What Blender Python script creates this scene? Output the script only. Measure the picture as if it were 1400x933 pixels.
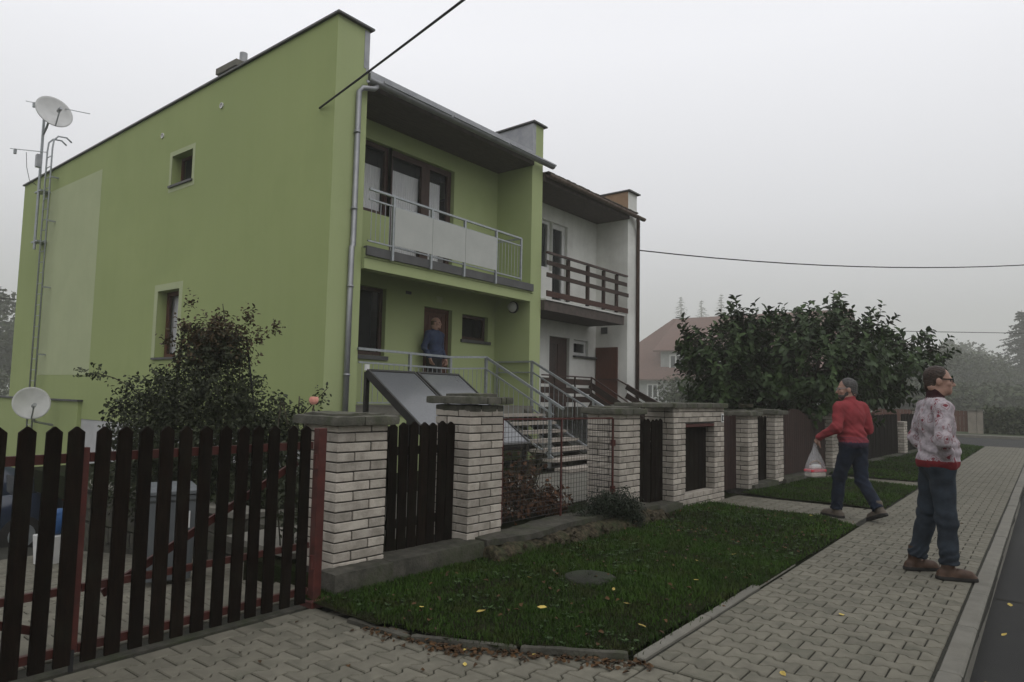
import bpy, math, random
import numpy as np
from mathutils import Vector, Matrix

for _o in list(bpy.data.objects):
    bpy.data.objects.remove(_o)
random.seed(11)
rng = np.random.default_rng(11)
sc = bpy.context.scene
COL = sc.collection
RAD = math.radians

# ------------------------------------------------------------------ camera
yaw, tilt, roll = RAD(38.1), RAD(4.5), RAD(1.15)
CF = np.array([math.cos(yaw)*math.cos(tilt), math.sin(yaw)*math.cos(tilt), math.sin(tilt)])
CR0 = np.cross(CF, [0, 0, 1]); CR0 /= np.linalg.norm(CR0)
CU0 = np.cross(CR0, CF)
CR = math.cos(roll)*CR0 + math.sin(roll)*CU0
CU = -math.sin(roll)*CR0 + math.cos(roll)*CU0
CO = np.array([0, 0, 1.5])
cam_d = bpy.data.cameras.new('camera')
cam = bpy.data.objects.new('camera', cam_d); COL.objects.link(cam)
cam.matrix_world = Matrix(((CR[0], CU[0], -CF[0], CO[0]), (CR[1], CU[1], -CF[1], CO[1]),
                           (CR[2], CU[2], -CF[2], CO[2]), (0, 0, 0, 1)))
cam_d.sensor_width = 36; cam_d.lens = 936/1400*36
cam_d.clip_start = 0.05; cam_d.clip_end = 1000
sc.camera = cam

def in_frame(x, y, z, m=0.06):
    v = np.array([x, y, z]) - CO
    w = v @ CF
    if w < 0.2: return False
    px = (v @ CR)/w*936/1400; py = (v @ CU)/w*936/1400
    return abs(px) < 0.5+m and abs(py) < 0.333+m

# ------------------------------------------------------------------ light
SUN_EL, SUN_AZ = 52, -110           # the sun stands behind the cloud on the street side
w = bpy.data.worlds.new('World'); sc.world = w
w.use_nodes = True
nt = w.node_tree; nt.nodes.clear()
N = nt.nodes.new
out = N('ShaderNodeOutputWorld'); bg = N('ShaderNodeBackground')
sky = N('ShaderNodeTexSky'); sky.sky_type = 'NISHITA'; sky.sun_disc = False
sky.sun_elevation = RAD(SUN_EL); sky.sun_rotation = RAD(90-SUN_AZ)
hs = N('ShaderNodeHueSaturation'); hs.inputs['Saturation'].default_value = 0.15
tc = N('ShaderNodeTexCoord'); sp = N('ShaderNodeSeparateXYZ')
rmp = N('ShaderNodeValToRGB')
cr_ = rmp.color_ramp
cr_.elements[0].position = 0.0; cr_.elements[0].color = (0.50, 0.505, 0.515, 1)
cr_.elements[1].position = 1.0; cr_.elements[1].color = (1.04, 1.045, 1.09, 1)
for p_, c_ in ((0.11, (0.58, 0.585, 0.60)), (0.25, (0.83, 0.835, 0.87)), (0.46, (1.04, 1.045, 1.09))):
    e_ = cr_.elements.new(p_); e_.color = (*c_, 1)
mul = N('ShaderNodeMixRGB'); mul.blend_type = 'MULTIPLY'; mul.inputs[0].default_value = 1
mul.inputs[2].default_value = (10.4, 10.4, 10.45, 1)
cl = N('ShaderNodeTexNoise'); cl.inputs['Scale'].default_value = 1.6; cl.inputs['Detail'].default_value = 3
mr = N('ShaderNodeMapRange'); mr.inputs['To Min'].default_value = 0.96; mr.inputs['To Max'].default_value = 1.04
mul2 = N('ShaderNodeMixRGB'); mul2.blend_type = 'MULTIPLY'; mul2.inputs[0].default_value = 1
mix = N('ShaderNodeMixRGB'); mix.inputs[0].default_value = 0.9
L = nt.links.new
L(tc.outputs['Generated'], sp.inputs[0]); L(sp.outputs['Z'], rmp.inputs[0]); L(rmp.outputs[0], mul.inputs[1])
L(tc.outputs['Generated'], cl.inputs['Vector']); L(cl.outputs['Fac'], mr.inputs['Value'])
L(mul.outputs[0], mul2.inputs[1]); L(mr.outputs[0], mul2.inputs[2])
L(sky.outputs[0], hs.inputs['Color']); L(hs.outputs[0], mix.inputs[1]); L(mul2.outputs[0], mix.inputs[2])
L(mix.outputs[0], bg.inputs['Color']); bg.inputs['Strength'].default_value = 0.10
L(bg.outputs[0], out.inputs[0])
sun_d = bpy.data.lights.new('sun', 'SUN'); sun_d.energy = 0.5; sun_d.angle = RAD(40); sun_d.color = (1, 0.97, 0.92)
sun = bpy.data.objects.new('sun', sun_d); COL.objects.link(sun)
sd = Vector((math.cos(RAD(SUN_EL))*math.cos(RAD(SUN_AZ)), math.cos(RAD(SUN_EL))*math.sin(RAD(SUN_AZ)), math.sin(RAD(SUN_EL))))
sun.rotation_euler = sd.to_track_quat('Z', 'Y').to_euler(); sun.location = (0, -20, 40)
sc.view_settings.view_transform = 'Standard'; sc.view_settings.look = 'None'
sc.view_settings.exposure = 0.0; sc.view_settings.gamma = 1.0
HAZE = 0.0024
try:
    sc.cycles.max_bounces = 6; sc.cycles.diffuse_bounces = 3; sc.cycles.glossy_bounces = 3
    sc.cycles.transparent_max_bounces = 12; sc.cycles.volume_bounces = 3
    sc.cycles.use_denoising = True
except Exception:
    pass

# ------------------------------------------------------------------ materials
def M(name, col, col2=None, rough=0.85, scale=6.0, detail=4.0, bump=0.0, bscale=80.0, rand=0.0, spec=0.3,
      metal=0.0, stretch=None, attr=None, dirt=None, dirt_scale=2.0, dirt_amt=0.5, lo=0.35, hi=0.65, coat=0.0, streak=0.0):
    m = bpy.data.materials.new(name); m.use_nodes = True
    t = m.node_tree; n = t.nodes; b = n['Principled BSDF']; K = t.links.new
    b.inputs['Roughness'].default_value = rough; b.inputs['Metallic'].default_value = metal
    b.inputs['Specular IOR Level'].default_value = spec
    if coat: b.inputs['Coat Weight'].default_value = coat; b.inputs['Coat Roughness'].default_value = 0.08
    if col2 is None: col2 = tuple(c*0.72 for c in col)
    co = n.new('ShaderNodeTexCoord'); vec = co.outputs['Object']
    oi = None
    if rand:
        oi = n.new('ShaderNodeObjectInfo')
        ad = n.new('ShaderNodeVectorMath'); ad.operation = 'MULTIPLY_ADD'
        ad.inputs[1].default_value = (1, 1, 1)
        sc_ = n.new('ShaderNodeVectorMath'); sc_.operation = 'SCALE'; sc_.inputs['Scale'].default_value = 40
        cmb = n.new('ShaderNodeCombineXYZ')
        for i in range(3): K(oi.outputs['Random'], cmb.inputs[i])
        K(cmb.outputs[0], sc_.inputs[0]); K(vec, ad.inputs[0]); K(sc_.outputs[0], ad.inputs[2]); vec = ad.outputs[0]
    if stretch:
        mp = n.new('ShaderNodeMapping'); mp.inputs['Scale'].default_value = stretch
        K(vec, mp.inputs[0]); v2 = mp.outputs[0]
    else: v2 = vec
    no = n.new('ShaderNodeTexNoise'); no.inputs['Scale'].default_value = scale; no.inputs['Detail'].default_value = detail
    no.inputs['Roughness'].default_value = 0.6
    K(v2, no.inputs['Vector'])
    r = n.new('ShaderNodeValToRGB'); r.color_ramp.elements[0].position = lo; r.color_ramp.elements[1].position = hi
    r.color_ramp.elements[0].color = (*col2, 1); r.color_ramp.elements[1].color = (*col, 1)
    if attr:
        a = n.new('ShaderNodeAttribute'); a.attribute_name = attr
        mx = n.new('ShaderNodeMath'); mx.operation = 'MULTIPLY_ADD'; mx.inputs[1].default_value = 0.6
        s2 = n.new('ShaderNodeMath'); s2.operation = 'MULTIPLY'; s2.inputs[1].default_value = 0.4
        K(no.outputs['Fac'], s2.inputs[0]); K(a.outputs['Fac'], mx.inputs[0]); K(s2.outputs[0], mx.inputs[2])
        K(mx.outputs[0], r.inputs[0])
    else: K(no.outputs['Fac'], r.inputs[0])
    c = r.outputs[0]
    if dirt:
        n2 = n.new('ShaderNodeTexNoise'); n2.inputs['Scale'].default_value = dirt_scale; n2.inputs['Detail'].default_value = 5
        n2.inputs['Roughness'].default_value = 0.65; K(vec, n2.inputs['Vector'])
        mrg = n.new('ShaderNodeMapRange'); mrg.inputs['From Min'].default_value = 0.48; mrg.inputs['From Max'].default_value = 0.72
        mrg.inputs['To Max'].default_value = dirt_amt
        K(n2.outputs['Fac'], mrg.inputs['Value'])
        mm = n.new('ShaderNodeMixRGB'); mm.inputs[2].default_value = (*dirt, 1); K(mrg.outputs[0], mm.inputs[0]); K(c, mm.inputs[1]); c = mm.outputs[0]
    if streak:
        mps = n.new('ShaderNodeMapping'); mps.inputs['Scale'].default_value = (2.2, 2.2, .12); K(vec, mps.inputs[0])
        ns = n.new('ShaderNodeTexNoise'); ns.inputs['Scale'].default_value = 1.7; ns.inputs['Detail'].default_value = 6; ns.inputs['Roughness'].default_value = .7; K(mps.outputs[0], ns.inputs['Vector'])
        ng = n.new('ShaderNodeTexNoise'); ng.inputs['Scale'].default_value = 45; ng.inputs['Detail'].default_value = 3; K(vec, ng.inputs['Vector'])
        mrs = n.new('ShaderNodeMapRange'); mrs.inputs['From Min'].default_value = .3; mrs.inputs['From Max'].default_value = .7; mrs.inputs['To Min'].default_value = 1-streak; mrs.inputs['To Max'].default_value = 1+streak*.6; K(ns.outputs['Fac'], mrs.inputs['Value'])
        mrg2 = n.new('ShaderNodeMapRange'); mrg2.inputs['From Min'].default_value = .3; mrg2.inputs['From Max'].default_value = .7; mrg2.inputs['To Min'].default_value = 1-streak*.6; mrg2.inputs['To Max'].default_value = 1+streak*.6; K(ng.outputs['Fac'], mrg2.inputs['Value'])
        mss = n.new('ShaderNodeMath'); mss.operation = 'MULTIPLY'; K(mrs.outputs[0], mss.inputs[0]); K(mrg2.outputs[0], mss.inputs[1])
        m3 = n.new('ShaderNodeMixRGB'); m3.blend_type = 'MULTIPLY'; m3.inputs[0].default_value = 1; K(c, m3.inputs[1]); K(mss.outputs[0], m3.inputs[2]); c = m3.outputs[0]
    if rand:
        mr_ = n.new('ShaderNodeMapRange'); mr_.inputs['To Min'].default_value = 1-rand; mr_.inputs['To Max'].default_value = 1+rand
        K(oi.outputs['Random'], mr_.inputs['Value'])
        m2 = n.new('ShaderNodeMixRGB'); m2.blend_type = 'MULTIPLY'; m2.inputs[0].default_value = 1
        K(c, m2.inputs[1]); K(mr_.outputs[0], m2.inputs[2]); c = m2.outputs[0]
    K(c, b.inputs['Base Color'])
    if bump:
        n3 = n.new('ShaderNodeTexNoise'); n3.inputs['Scale'].default_value = bscale; n3.inputs['Detail'].default_value = 3
        K(v2 if stretch else vec, n3.inputs['Vector'])
        bp = n.new('ShaderNodeBump'); bp.inputs['Strength'].default_value = 1.0; bp.inputs['Distance'].default_value = bump
        K(n3.outputs['Fac'], bp.inputs['Height']); K(bp.outputs[0], b.inputs['Normal'])
    return m

def glass_mat(name, tint=(0.02, 0.025, 0.03), clear=0.55):
    m = bpy.data.materials.new(name); m.use_nodes = True
    t = m.node_tree; n = t.nodes; K = t.links.new; b = n['Principled BSDF']
    b.inputs['Base Color'].default_value = (*tint, 1); b.inputs['Roughness'].default_value = 0.04
    b.inputs['Specular IOR Level'].default_value = 0.5
    tr = n.new('ShaderNodeBsdfTransparent'); mx = n.new('ShaderNodeMixShader')
    fr = n.new('ShaderNodeFresnel'); gm = n.new('ShaderNodeNewGeometry'); io = n.new('ShaderNodeMath'); io.operation = 'MULTIPLY_ADD'
    io.inputs[1].default_value = 0.66667-1.5; io.inputs[2].default_value = 1.5      # same pane seen from behind
    K(gm.outputs['Backfacing'], io.inputs[0]); K(io.outputs[0], fr.inputs['IOR'])
    ma = n.new('ShaderNodeMath'); ma.operation = 'MULTIPLY_ADD'; ma.inputs[1].default_value = 1.0; ma.inputs[2].default_value = 1-clear
    ma.use_clamp = True
    K(fr.outputs[0], ma.inputs[0]); K(ma.outputs[0], mx.inputs[0]); K(tr.outputs[0], mx.inputs[1]); K(b.outputs[0], mx.inputs[2])
    K(mx.outputs[0], n['Material Output'].inputs['Surface'])
    return m

# ------------------------------------------------------------------ objects
OFF = {}
def rename_free(n): return n
def thing(name, label, cat, loc=(0, 0, 0), rz=0.0, group=None, local=False):
    o = bpy.data.objects.new(name, None); COL.objects.link(o)
    o.empty_display_size = 0.2
    o.location = loc; o.rotation_euler = (0, 0, rz)
    o['label'] = label; o['category'] = cat
    if group: o['group'] = group
    OFF[o.name] = Vector((0, 0, 0)) if local else Vector(loc)
    return o
def tag(o, label=None, cat=None, group=None, kind=None):
    if label: o['label'] = label
    if cat: o['category'] = cat
    if group: o['group'] = group
    if kind: o['kind'] = kind
    return o
def struct(o, label=None): 
    o['kind'] = 'structure'
    if label: o['label'] = label
    return o
def link_mesh(name, me, parent=None, center=None):
    o = bpy.data.objects.new(name, me); COL.objects.link(o)
    po = Vector((0, 0, 0))
    if parent is not None:
        o.parent = parent; po = OFF[parent.name]
    c = Vector(center) if center is not None else po
    o.location = c - po; OFF[o.name] = c
    return o
def copy_tree(o, parent=None):
    c = o.copy(); COL.objects.link(c); OFF[c.name] = OFF.get(o.name, Vector((0, 0, 0)))
    if parent is not None: c.parent = parent
    for ch in o.children: copy_tree(ch, c)
    return c

class MB:
    def __init__(s): s.v = []; s.f = []; s.m = []
    def add(s, vs, fs, m=0):
        k = len(s.v); s.v += [tuple(p) for p in vs]
        s.f += [tuple(i+k for i in f) for f in fs]; s.m += [m]*len(fs)
        return s
    def box(s, x0, x1, y0, y1, z0, z1, m=0):
        return s.add([(x0, y0, z0), (x1, y0, z0), (x1, y1, z0), (x0, y1, z0), (x0, y0, z1), (x1, y0, z1), (x1, y1, z1), (x0, y1, z1)],
                     [(0, 3, 2, 1), (4, 5, 6, 7), (0, 1, 5, 4), (1, 2, 6, 5), (2, 3, 7, 6), (3, 0, 4, 7)], m)
    def quad(s, a, b, c, d, m=0): return s.add([a, b, c, d], [(0, 1, 2, 3)], m)
    def bar(s, p0, p1, wd, ht, m=0, up=(0, 0, 1)):
        p0 = Vector(p0); p1 = Vector(p1); d = (p1-p0).normalized(); u = Vector(up)
        if abs(d.dot(u)) > 0.98: u = Vector((0, 1, 0)) if abs(d.y) < 0.9 else Vector((1, 0, 0))
        r = d.cross(u).normalized()*wd/2; u = r.normalized().cross(d).normalized()*ht/2
        vs = [p0-r-u, p0+r-u, p0+r+u, p0-r+u, p1-r-u, p1+r-u, p1+r+u, p1-r+u]
        return s.add(vs, [(0, 1, 2, 3), (7, 6, 5, 4), (0, 4, 5, 1), (1, 5, 6, 2), (2, 6, 7, 3), (3, 7, 4, 0)], m)
    def tube(s, pts, r, n=8, m=0, caps=True):
        pts = [Vector(p) for p in pts]
        rs = r if isinstance(r, (list, tuple)) else [r]*len(pts)
        u = None; vs = []
        for i, p in enumerate(pts):
            d = (pts[min(i+1, len(pts)-1)]-pts[max(i-1, 0)]).normalized()
            if u is None:
                a = Vector((0, 0, 1)) if abs(d.z) < 0.9 else Vector((1, 0, 0)); u = d.cross(a).normalized()
            else: u = (u - d*u.dot(d)).normalized()
            q = d.cross(u)
            for k in range(n):
                t = 2*math.pi*k/n; vs.append(p + (u*math.cos(t)+q*math.sin(t))*rs[i])
        fs = []
        for i in range(len(pts)-1):
            for k in range(n):
                a = i*n+k; b = i*n+(k+1) % n; fs.append((a, b, b+n, a+n))
        if caps:
            fs.append(tuple(range(n-1, -1, -1))); fs.append(tuple(range((len(pts)-1)*n, len(pts)*n)))
        return s.add(vs, fs, m)
    def lathe(s, prof, n=16, c=(0, 0, 0), m=0, axis=None):
        c = Vector(c); R = (axis.to_track_quat('Z', 'Y').to_matrix() if axis is not None else Matrix.Identity(3))
        vs = []
        for r, z in prof:
            for k in range(n):
                t = 2*math.pi*k/n; vs.append(c + R @ Vector((r*math.cos(t), r*math.sin(t), z)))
        fs = []
        for i in range(len(prof)-1):
            for k in range(n):
                a = i*n+k; b = i*n+(k+1) % n; fs.append((a, b, b+n, a+n))
        return s.add(vs, fs, m)
    def prism(s, poly, f0, f1, m=0):
        # poly: 2D outline; f0/f1 map (a,b) to the near and far 3D points
        n = len(poly)
        vs = [f0(a, b) for a, b in poly]+[f1(a, b) for a, b in poly]
        fs = [tuple(range(n-1, -1, -1)), tuple(range(n, 2*n))]+[(i, (i+1) % n, (i+1) % n+n, i+n) for i in range(n)]
        return s.add(vs, fs, m)
    def far(s, K): s.v = [(p[0]*K, p[1]*K, 1.5+(p[2]-1.5)*K) for p in s.v]; return s
    def mesh(s, name, mats, smooth=False, c=None):
        me = bpy.data.meshes.new(name)
        vs = s.v if c is None else [(p[0]-c[0], p[1]-c[1], p[2]-c[2]) for p in s.v]
        me.from_pydata(vs, [], s.f)
        for mt in (mats if isinstance(mats, (list, tuple)) else [mats]): me.materials.append(mt)
        if any(s.m): me.polygons.foreach_set('material_index', s.m)
        if smooth: me.polygons.foreach_set('use_smooth', [True]*len(s.f))
        me.update()
        return me
    def build(s, name, mats, parent=None, smooth=False, center=True, bevel=0.0, rough=None):
        a = np.array(s.v)
        c = tuple((a.min(0)+a.max(0))/2) if center else (tuple(OFF[parent.name]) if parent is not None else (0, 0, 0))
        if center and parent is None: c = (c[0], c[1], float(a[:, 2].min()))
        me = s.mesh(name, mats, smooth, c)
        if bevel or rough:
            import bmesh
            bm = bmesh.new(); bm.from_mesh(me)
            bmesh.ops.remove_doubles(bm, verts=bm.verts, dist=1e-5)
            bmesh.ops.recalc_face_normals(bm, faces=bm.faces)
            if bevel:
                es = [e for e in bm.edges if e.is_manifold and e.calc_face_angle(0) > 0.6]
                bmesh.ops.bevel(bm, geom=es, offset=bevel, segments=1, affect='EDGES', clamp_overlap=True)
            bm.to_mesh(me); bm.free()
        return link_mesh(name, me, parent, c)

def mesh_np(name, V, Fc, mats, parent=None, smooth=False, rnd=None, mi=None, center=None):
    V = np.asarray(V, np.float32); Fc = np.asarray(Fc, np.int32)
    c = np.array(center if center is not None else (OFF[parent.name] if parent is not None else (0, 0, 0)), np.float32)
    me = bpy.data.meshes.new(name); nf, k = Fc.shape
    me.vertices.add(len(V)); me.vertices.foreach_set('co', (V-c).ravel())
    me.loops.add(nf*k); me.loops.foreach_set('vertex_index', Fc.ravel())
    me.polygons.add(nf); me.polygons.foreach_set('loop_start', np.arange(0, nf*k, k, dtype=np.int32))
    for mt in (mats if isinstance(mats, (list, tuple)) else [mats]): me.materials.append(mt)
    if mi is not None: me.polygons.foreach_set('material_index', np.asarray(mi, np.int32))
    if smooth: me.polygons.foreach_set('use_smooth', np.ones(nf, bool))
    me.update(calc_edges=True)
    if rnd is not None:
        at = me.attributes.new('rnd', 'FLOAT', 'FACE'); at.data.foreach_set('value', np.asarray(rnd, np.float32))
    return link_mesh(name, me, parent, tuple(c))

def vnoise(P, s=1.0, seed=0):
    # cheap smooth value noise on points (N,3)
    P = np.asarray(P, float)*s + seed*17.31
    i = np.floor(P).astype(np.int64); f = P-i; f = f*f*(3-2*f)
    def h(a, b, c):
        n = (a*374761393 + b*668265263 + c*1274126177) & 0x7fffffff
        n = ((n ^ (n >> 13))*1274126177) & 0x7fffffff
        return ((n ^ (n >> 16)) & 0xffff)/65535.0
    r = 0
    for dx in (0, 1):
        for dy in (0, 1):
            for dz in (0, 1):
                wgt = (f[..., 0] if dx else 1-f[..., 0])*(f[..., 1] if dy else 1-f[..., 1])*(f[..., 2] if dz else 1-f[..., 2])
                r = r + wgt*h(i[..., 0]+dx, i[..., 1]+dy, i[..., 2]+dz)
    return r*2-1

def rough_box(x0, x1, y0, y1, z0, z1, cell=0.04, amp=0.008, seed=0, rnd=0.02):
    # a box of worn concrete or stone: subdivided, corners eased, surface uneven
    def ax(a, b): return np.linspace(a, b, max(2, int(round((b-a)/cell))+1))
    X, Y, Z = ax(x0, x1), ax(y0, y1), ax(z0, z1)
    V = []; Fq = []
    def face(A, B, fn, flip):
        k = len(V); na, nb = len(A), len(B)
        for a in A:
            for b in B: V.append(fn(a, b))
        for i in range(na-1):
            for j in range(nb-1):
                q = (k+i*nb+j, k+(i+1)*nb+j, k+(i+1)*nb+j+1, k+i*nb+j+1)
                Fq.append(q[::-1] if flip else q)
    face(X, Y, lambda a, b: (a, b, z1), False); face(X, Y, lambda a, b: (a, b, z0), True)
    face(X, Z, lambda a, b: (a, y0, b), False); face(X, Z, lambda a, b: (a, y1, b), True)
    face(Y, Z, lambda a, b: (x1, a, b), False); face(Y, Z, lambda a, b: (x0, a, b), True)
    V = np.array(V, float); C = np.array([(x0+x1)/2, (y0+y1)/2, (z0+z1)/2]); Hh = np.array([(x1-x0)/2, (y1-y0)/2, (z1-z0)/2])
    rr = min(rnd, Hh.min()*0.9)
    q = V-C; inner = np.clip(q, -(Hh-rr), Hh-rr); dlt = q-inner; ln = np.linalg.norm(dlt, axis=1, keepdims=True); ln[ln == 0] = 1
    V = C+inner+dlt/ln*rr
    dirn = dlt/ln
    n = vnoise(V, 9, seed)*0.6+vnoise(V, 25, seed+1)*0.4
    V = V + dirn*(n*amp)[:, None]
    return V, Fq

def facade(mb, o, u, v, n, U, V, holes, depth, m=0, mr_=None):
    o, u, v, n = Vector(o), Vector(u), Vector(v), Vector(n)
    us = sorted({U[0], U[1], *[h[0] for h in holes], *[h[1] for h in holes]})
    vs = sorted({V[0], V[1], *[h[2] for h in holes], *[h[3] for h in holes]})
    fl = u.cross(v).dot(n) < 0
    P = lambda a, b, d=0: o+u*a+v*b-n*d
    def q(pts, mm):
        mb.quad(*(pts[::-1] if fl else pts), mm)
    for i in range(len(us)-1):
        for j in range(len(vs)-1):
            a, b = (us[i]+us[i+1])/2, (vs[j]+vs[j+1])/2
            if any(h[0] < a < h[1] and h[2] < b < h[3] for h in holes): continue
            q([P(us[i], vs[j]), P(us[i+1], vs[j]), P(us[i+1], vs[j+1]), P(us[i], vs[j+1])], m)
    mm = m if mr_ is None else mr_
    for h in holes:
        a0, a1, b0, b1 = h[:4]
        q([P(a0, b0), P(a0, b0, depth), P(a1, b0, depth), P(a1, b0)][::-1], mm)
        q([P(a0, b1), P(a1, b1), P(a1, b1, depth), P(a0, b1, depth)][::-1], mm)
        q([P(a0, b0), P(a0, b1), P(a0, b1, depth), P(a0, b0, depth)][::-1], mm)
        q([P(a1, b0), P(a1, b0, depth), P(a1, b1, depth), P(a1, b1)][::-1], mm)

# shared materials
m_green = M('green_plaster', (0.335, 0.39, 0.165), (0.305, 0.36, 0.15), scale=0.9, bump=0.002, bscale=180, rough=0.92, dirt=(0.25, 0.30, 0.13), dirt_scale=0.45, dirt_amt=0.35, streak=.025)
m_green2 = M('pale_green_plaster', (0.43, 0.47, 0.28), (0.40, 0.44, 0.26), scale=1.2, bump=0.002, bscale=180, rough=0.92, streak=.02)
m_green3 = M('front_green_plaster', (0.375, 0.43, 0.215), (0.345, 0.40, 0.195), scale=1.2, bump=0.002, bscale=180, rough=0.92, dirt=(0.29, 0.33, 0.17), dirt_scale=0.6, dirt_amt=0.35, streak=.025)
m_white = M('white_plaster', (0.74, 0.74, 0.70), (0.64, 0.64, 0.605), scale=1.1, bump=0.003, bscale=120, rough=0.95, dirt=(0.45, 0.44, 0.41), dirt_scale=0.8, dirt_amt=0.55, streak=.06)
m_plinth = M('plinth_plaster', (0.50, 0.50, 0.50), (0.42, 0.42, 0.42), scale=2, bump=0.003, bscale=90)
m_capmetal = M('dark_sheet_metal', (0.10, 0.10, 0.10), (0.07, 0.07, 0.07), rough=0.5, metal=0.2, scale=3)
m_zinc = M('zinc_sheet', (0.33, 0.335, 0.345), (0.25, 0.255, 0.27), rough=0.45, metal=0.55, scale=4, spec=0.5)
m_galv = M('galvanised_steel', (0.35, 0.37, 0.385), (0.28, 0.30, 0.31), rough=0.42, metal=0.5, scale=14, spec=0.5)
m_soffit = M('dark_soffit_boards', (0.10, 0.08, 0.07), (0.06, 0.05, 0.045), scale=5, stretch=(1, 8, 1))
m_brownwood = M('red_brown_wood', (0.115, 0.043, 0.027), (0.07, 0.027, 0.018), rough=0.55, scale=5, stretch=(9, 9, 1), bump=0.001, bscale=40)
m_winframe = M('dark_brown_frame', (0.060, 0.030, 0.024), (0.04, 0.02, 0.016), rough=0.5, scale=6)
m_whiteframe = M('white_frame', (0.66, 0.66, 0.64), (0.56, 0.56, 0.55), rough=0.4, scale=5)
m_curtain = M('white_curtain', (0.86, 0.86, 0.88), (0.74, 0.74, 0.77), rough=0.9, scale=5, stretch=(6, 6, 0.6))
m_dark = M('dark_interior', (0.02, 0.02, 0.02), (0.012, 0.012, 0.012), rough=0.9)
m_glass = glass_mat('window_glass', clear=0.97)
m_gatewood = M('dark_red_brown_boards', (0.036, 0.016, 0.012), (0.018, 0.009, 0.007), rough=0.7, scale=5, stretch=(9, 9, 1), bump=0.001, bscale=40, rand=0.2)
m_picket = M('dark_stained_wood', (0.011, 0.0068, 0.0046), (0.005, 0.0036, 0.0025), rough=0.85, spec=0.06, scale=7, stretch=(10, 10, 1), bump=0.002, bscale=30, rand=0.25, dirt=(0.016, 0.016, 0.011), dirt_scale=3, dirt_amt=0.5)
m_redsteel = M('rust_red_paint', (0.085, 0.020, 0.015), (0.05, 0.013, 0.010), rough=0.6, scale=9, dirt=(0.05, 0.025, 0.02), dirt_scale=6, dirt_amt=0.6)
m_brick = M('white_brick', (0.44, 0.40, 0.345), (0.345, 0.31, 0.265), rough=0.92, scale=9, bump=0.004, bscale=70, rand=0.19, dirt=(0.11, 0.10, 0.075), dirt_scale=5, dirt_amt=0.6)
m_mortar = M('dark_mortar', (0.06, 0.055, 0.05), (0.035, 0.032, 0.03), rough=0.95, scale=20, bump=0.004, bscale=120)
m_cap = M('mossy_cap', (0.115, 0.11, 0.09), (0.06, 0.06, 0.047), rough=0.95, scale=9, bump=0.006, bscale=60, dirt=(0.055, 0.065, 0.028), dirt_scale=5, dirt_amt=0.8, rand=0.1)
m_conc = M('old_concrete', (0.085, 0.08, 0.066), (0.042, 0.041, 0.033), rough=0.95, scale=9, spec=0.15, bump=0.008, bscale=50, dirt=(0.045, 0.055, 0.026), dirt_scale=3, dirt_amt=0.8)
m_rubble = M('earthy_rubble', (0.085, 0.07, 0.046), (0.016, 0.014, 0.009), rough=0.98, scale=22, spec=0.1, bump=0.02, bscale=35, dirt=(0.03, 0.045, 0.018), dirt_scale=4, dirt_amt=0.8)
m_paver = M('concrete_paver', (0.160, 0.150, 0.116), (0.124, 0.116, 0.09), rough=0.9, scale=9, bump=0.002, bscale=160, rand=0.09, dirt=(0.075, 0.075, 0.055), dirt_scale=2.6, dirt_amt=0.75)
m_joint = M('joint_sand', (0.034, 0.032, 0.024), (0.018, 0.019, 0.013), rough=0.98, scale=30, bump=0.003, bscale=200)
m_kerb = M('kerb_concrete', (0.17, 0.163, 0.138), (0.13, 0.125, 0.105), rough=0.92, scale=7, bump=0.003, bscale=120, rand=0.07, dirt=(0.15, 0.14, 0.115), dirt_scale=2.5, dirt_amt=0.6)
m_asphalt = M('asphalt', (0.025, 0.025, 0.0235), (0.017, 0.017, 0.016), rough=0.9, scale=120, detail=3, bump=0.006, bscale=220, dirt=(0.04, 0.04, 0.036), dirt_scale=0.8, dirt_amt=0.4)
m_soil = M('dark_soil', (0.016, 0.016, 0.007), (0.009, 0.011, 0.004), spec=0.05, rough=0.98, scale=10, bump=0.02, bscale=50, dirt=(0.012, 0.024, 0.004), dirt_scale=2, dirt_amt=0.8)
m_meadow = M('far_grass', (0.05, 0.07, 0.025), (0.035, 0.05, 0.02), rough=0.98, scale=3, bump=0.01, bscale=30)
m_grass = M('grass_blade', (0.040, 0.084, 0.009), (0.013, 0.032, 0.004), dirt=(0.040, 0.032, 0.012), dirt_scale=3.2, dirt_amt=0.65, rough=0.7, scale=2.2, attr='rnd', lo=0.2, hi=0.8, spec=0.12)
# ================================================================== GROUND
def slope_z(y): return -0.125*max(0.0, min(y, 14.6)-4.6)
gx = [-400, -60, -20, -6, -3.0, -2.95, 4.15, 4.2, 10, 20, 40, 80, 460]
gy = [-400, -60, -20, -4, 4.25, 4.3, 9, 14, 26.0, 26.05, 40, 60, 90, 420]
gv = []; gf = []
for j, y in enumerate(gy):
    for i, x in enumerate(gx):
        low = -2.95 <= x <= 4.15 and 4.3 <= y <= 26.0
        low2 = -14 < x < 12 and 14 <= y <= 26.0
        gv.append((x, y, -1.75 if (low or low2) else -0.22))
for j in range(len(gy)-1):
    for i in range(len(gx)-1):
        a = j*len(gx)+i; gf.append((a, a+1, a+1+len(gx), a+len(gx)))
g = mesh_np('ground', gv, gf, m_meadow); struct(g)

b = MB()
b.add([(-30, -7, -.1), (31.2, -7, -.1), (31.2, -50, -.1), (39.6, -50, -.1), (39.6, 60, -.1), (31.2, 60, -.1), (31.2, .42, -.1), (-30, .42, -.1)],
      [(0, 1, 6, 7), (1, 2, 3, 4, 5, 6)])
struct(b.build('road', m_asphalt, center=False))
struct_far = MB()
struct_far.box(39.6, 39.75, -50, 60, -.2, 0.02)
struct_far.box(39.75, 41.2, -50, 60, -.2, 0.0)
struct(struct_far.build('far_pavement', m_kerb, center=False))
b = MB(); b.box(41.2, 60, -50, 60, -.2, 0.01)
struct(b.build('far_verge', m_meadow, center=False))

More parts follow.
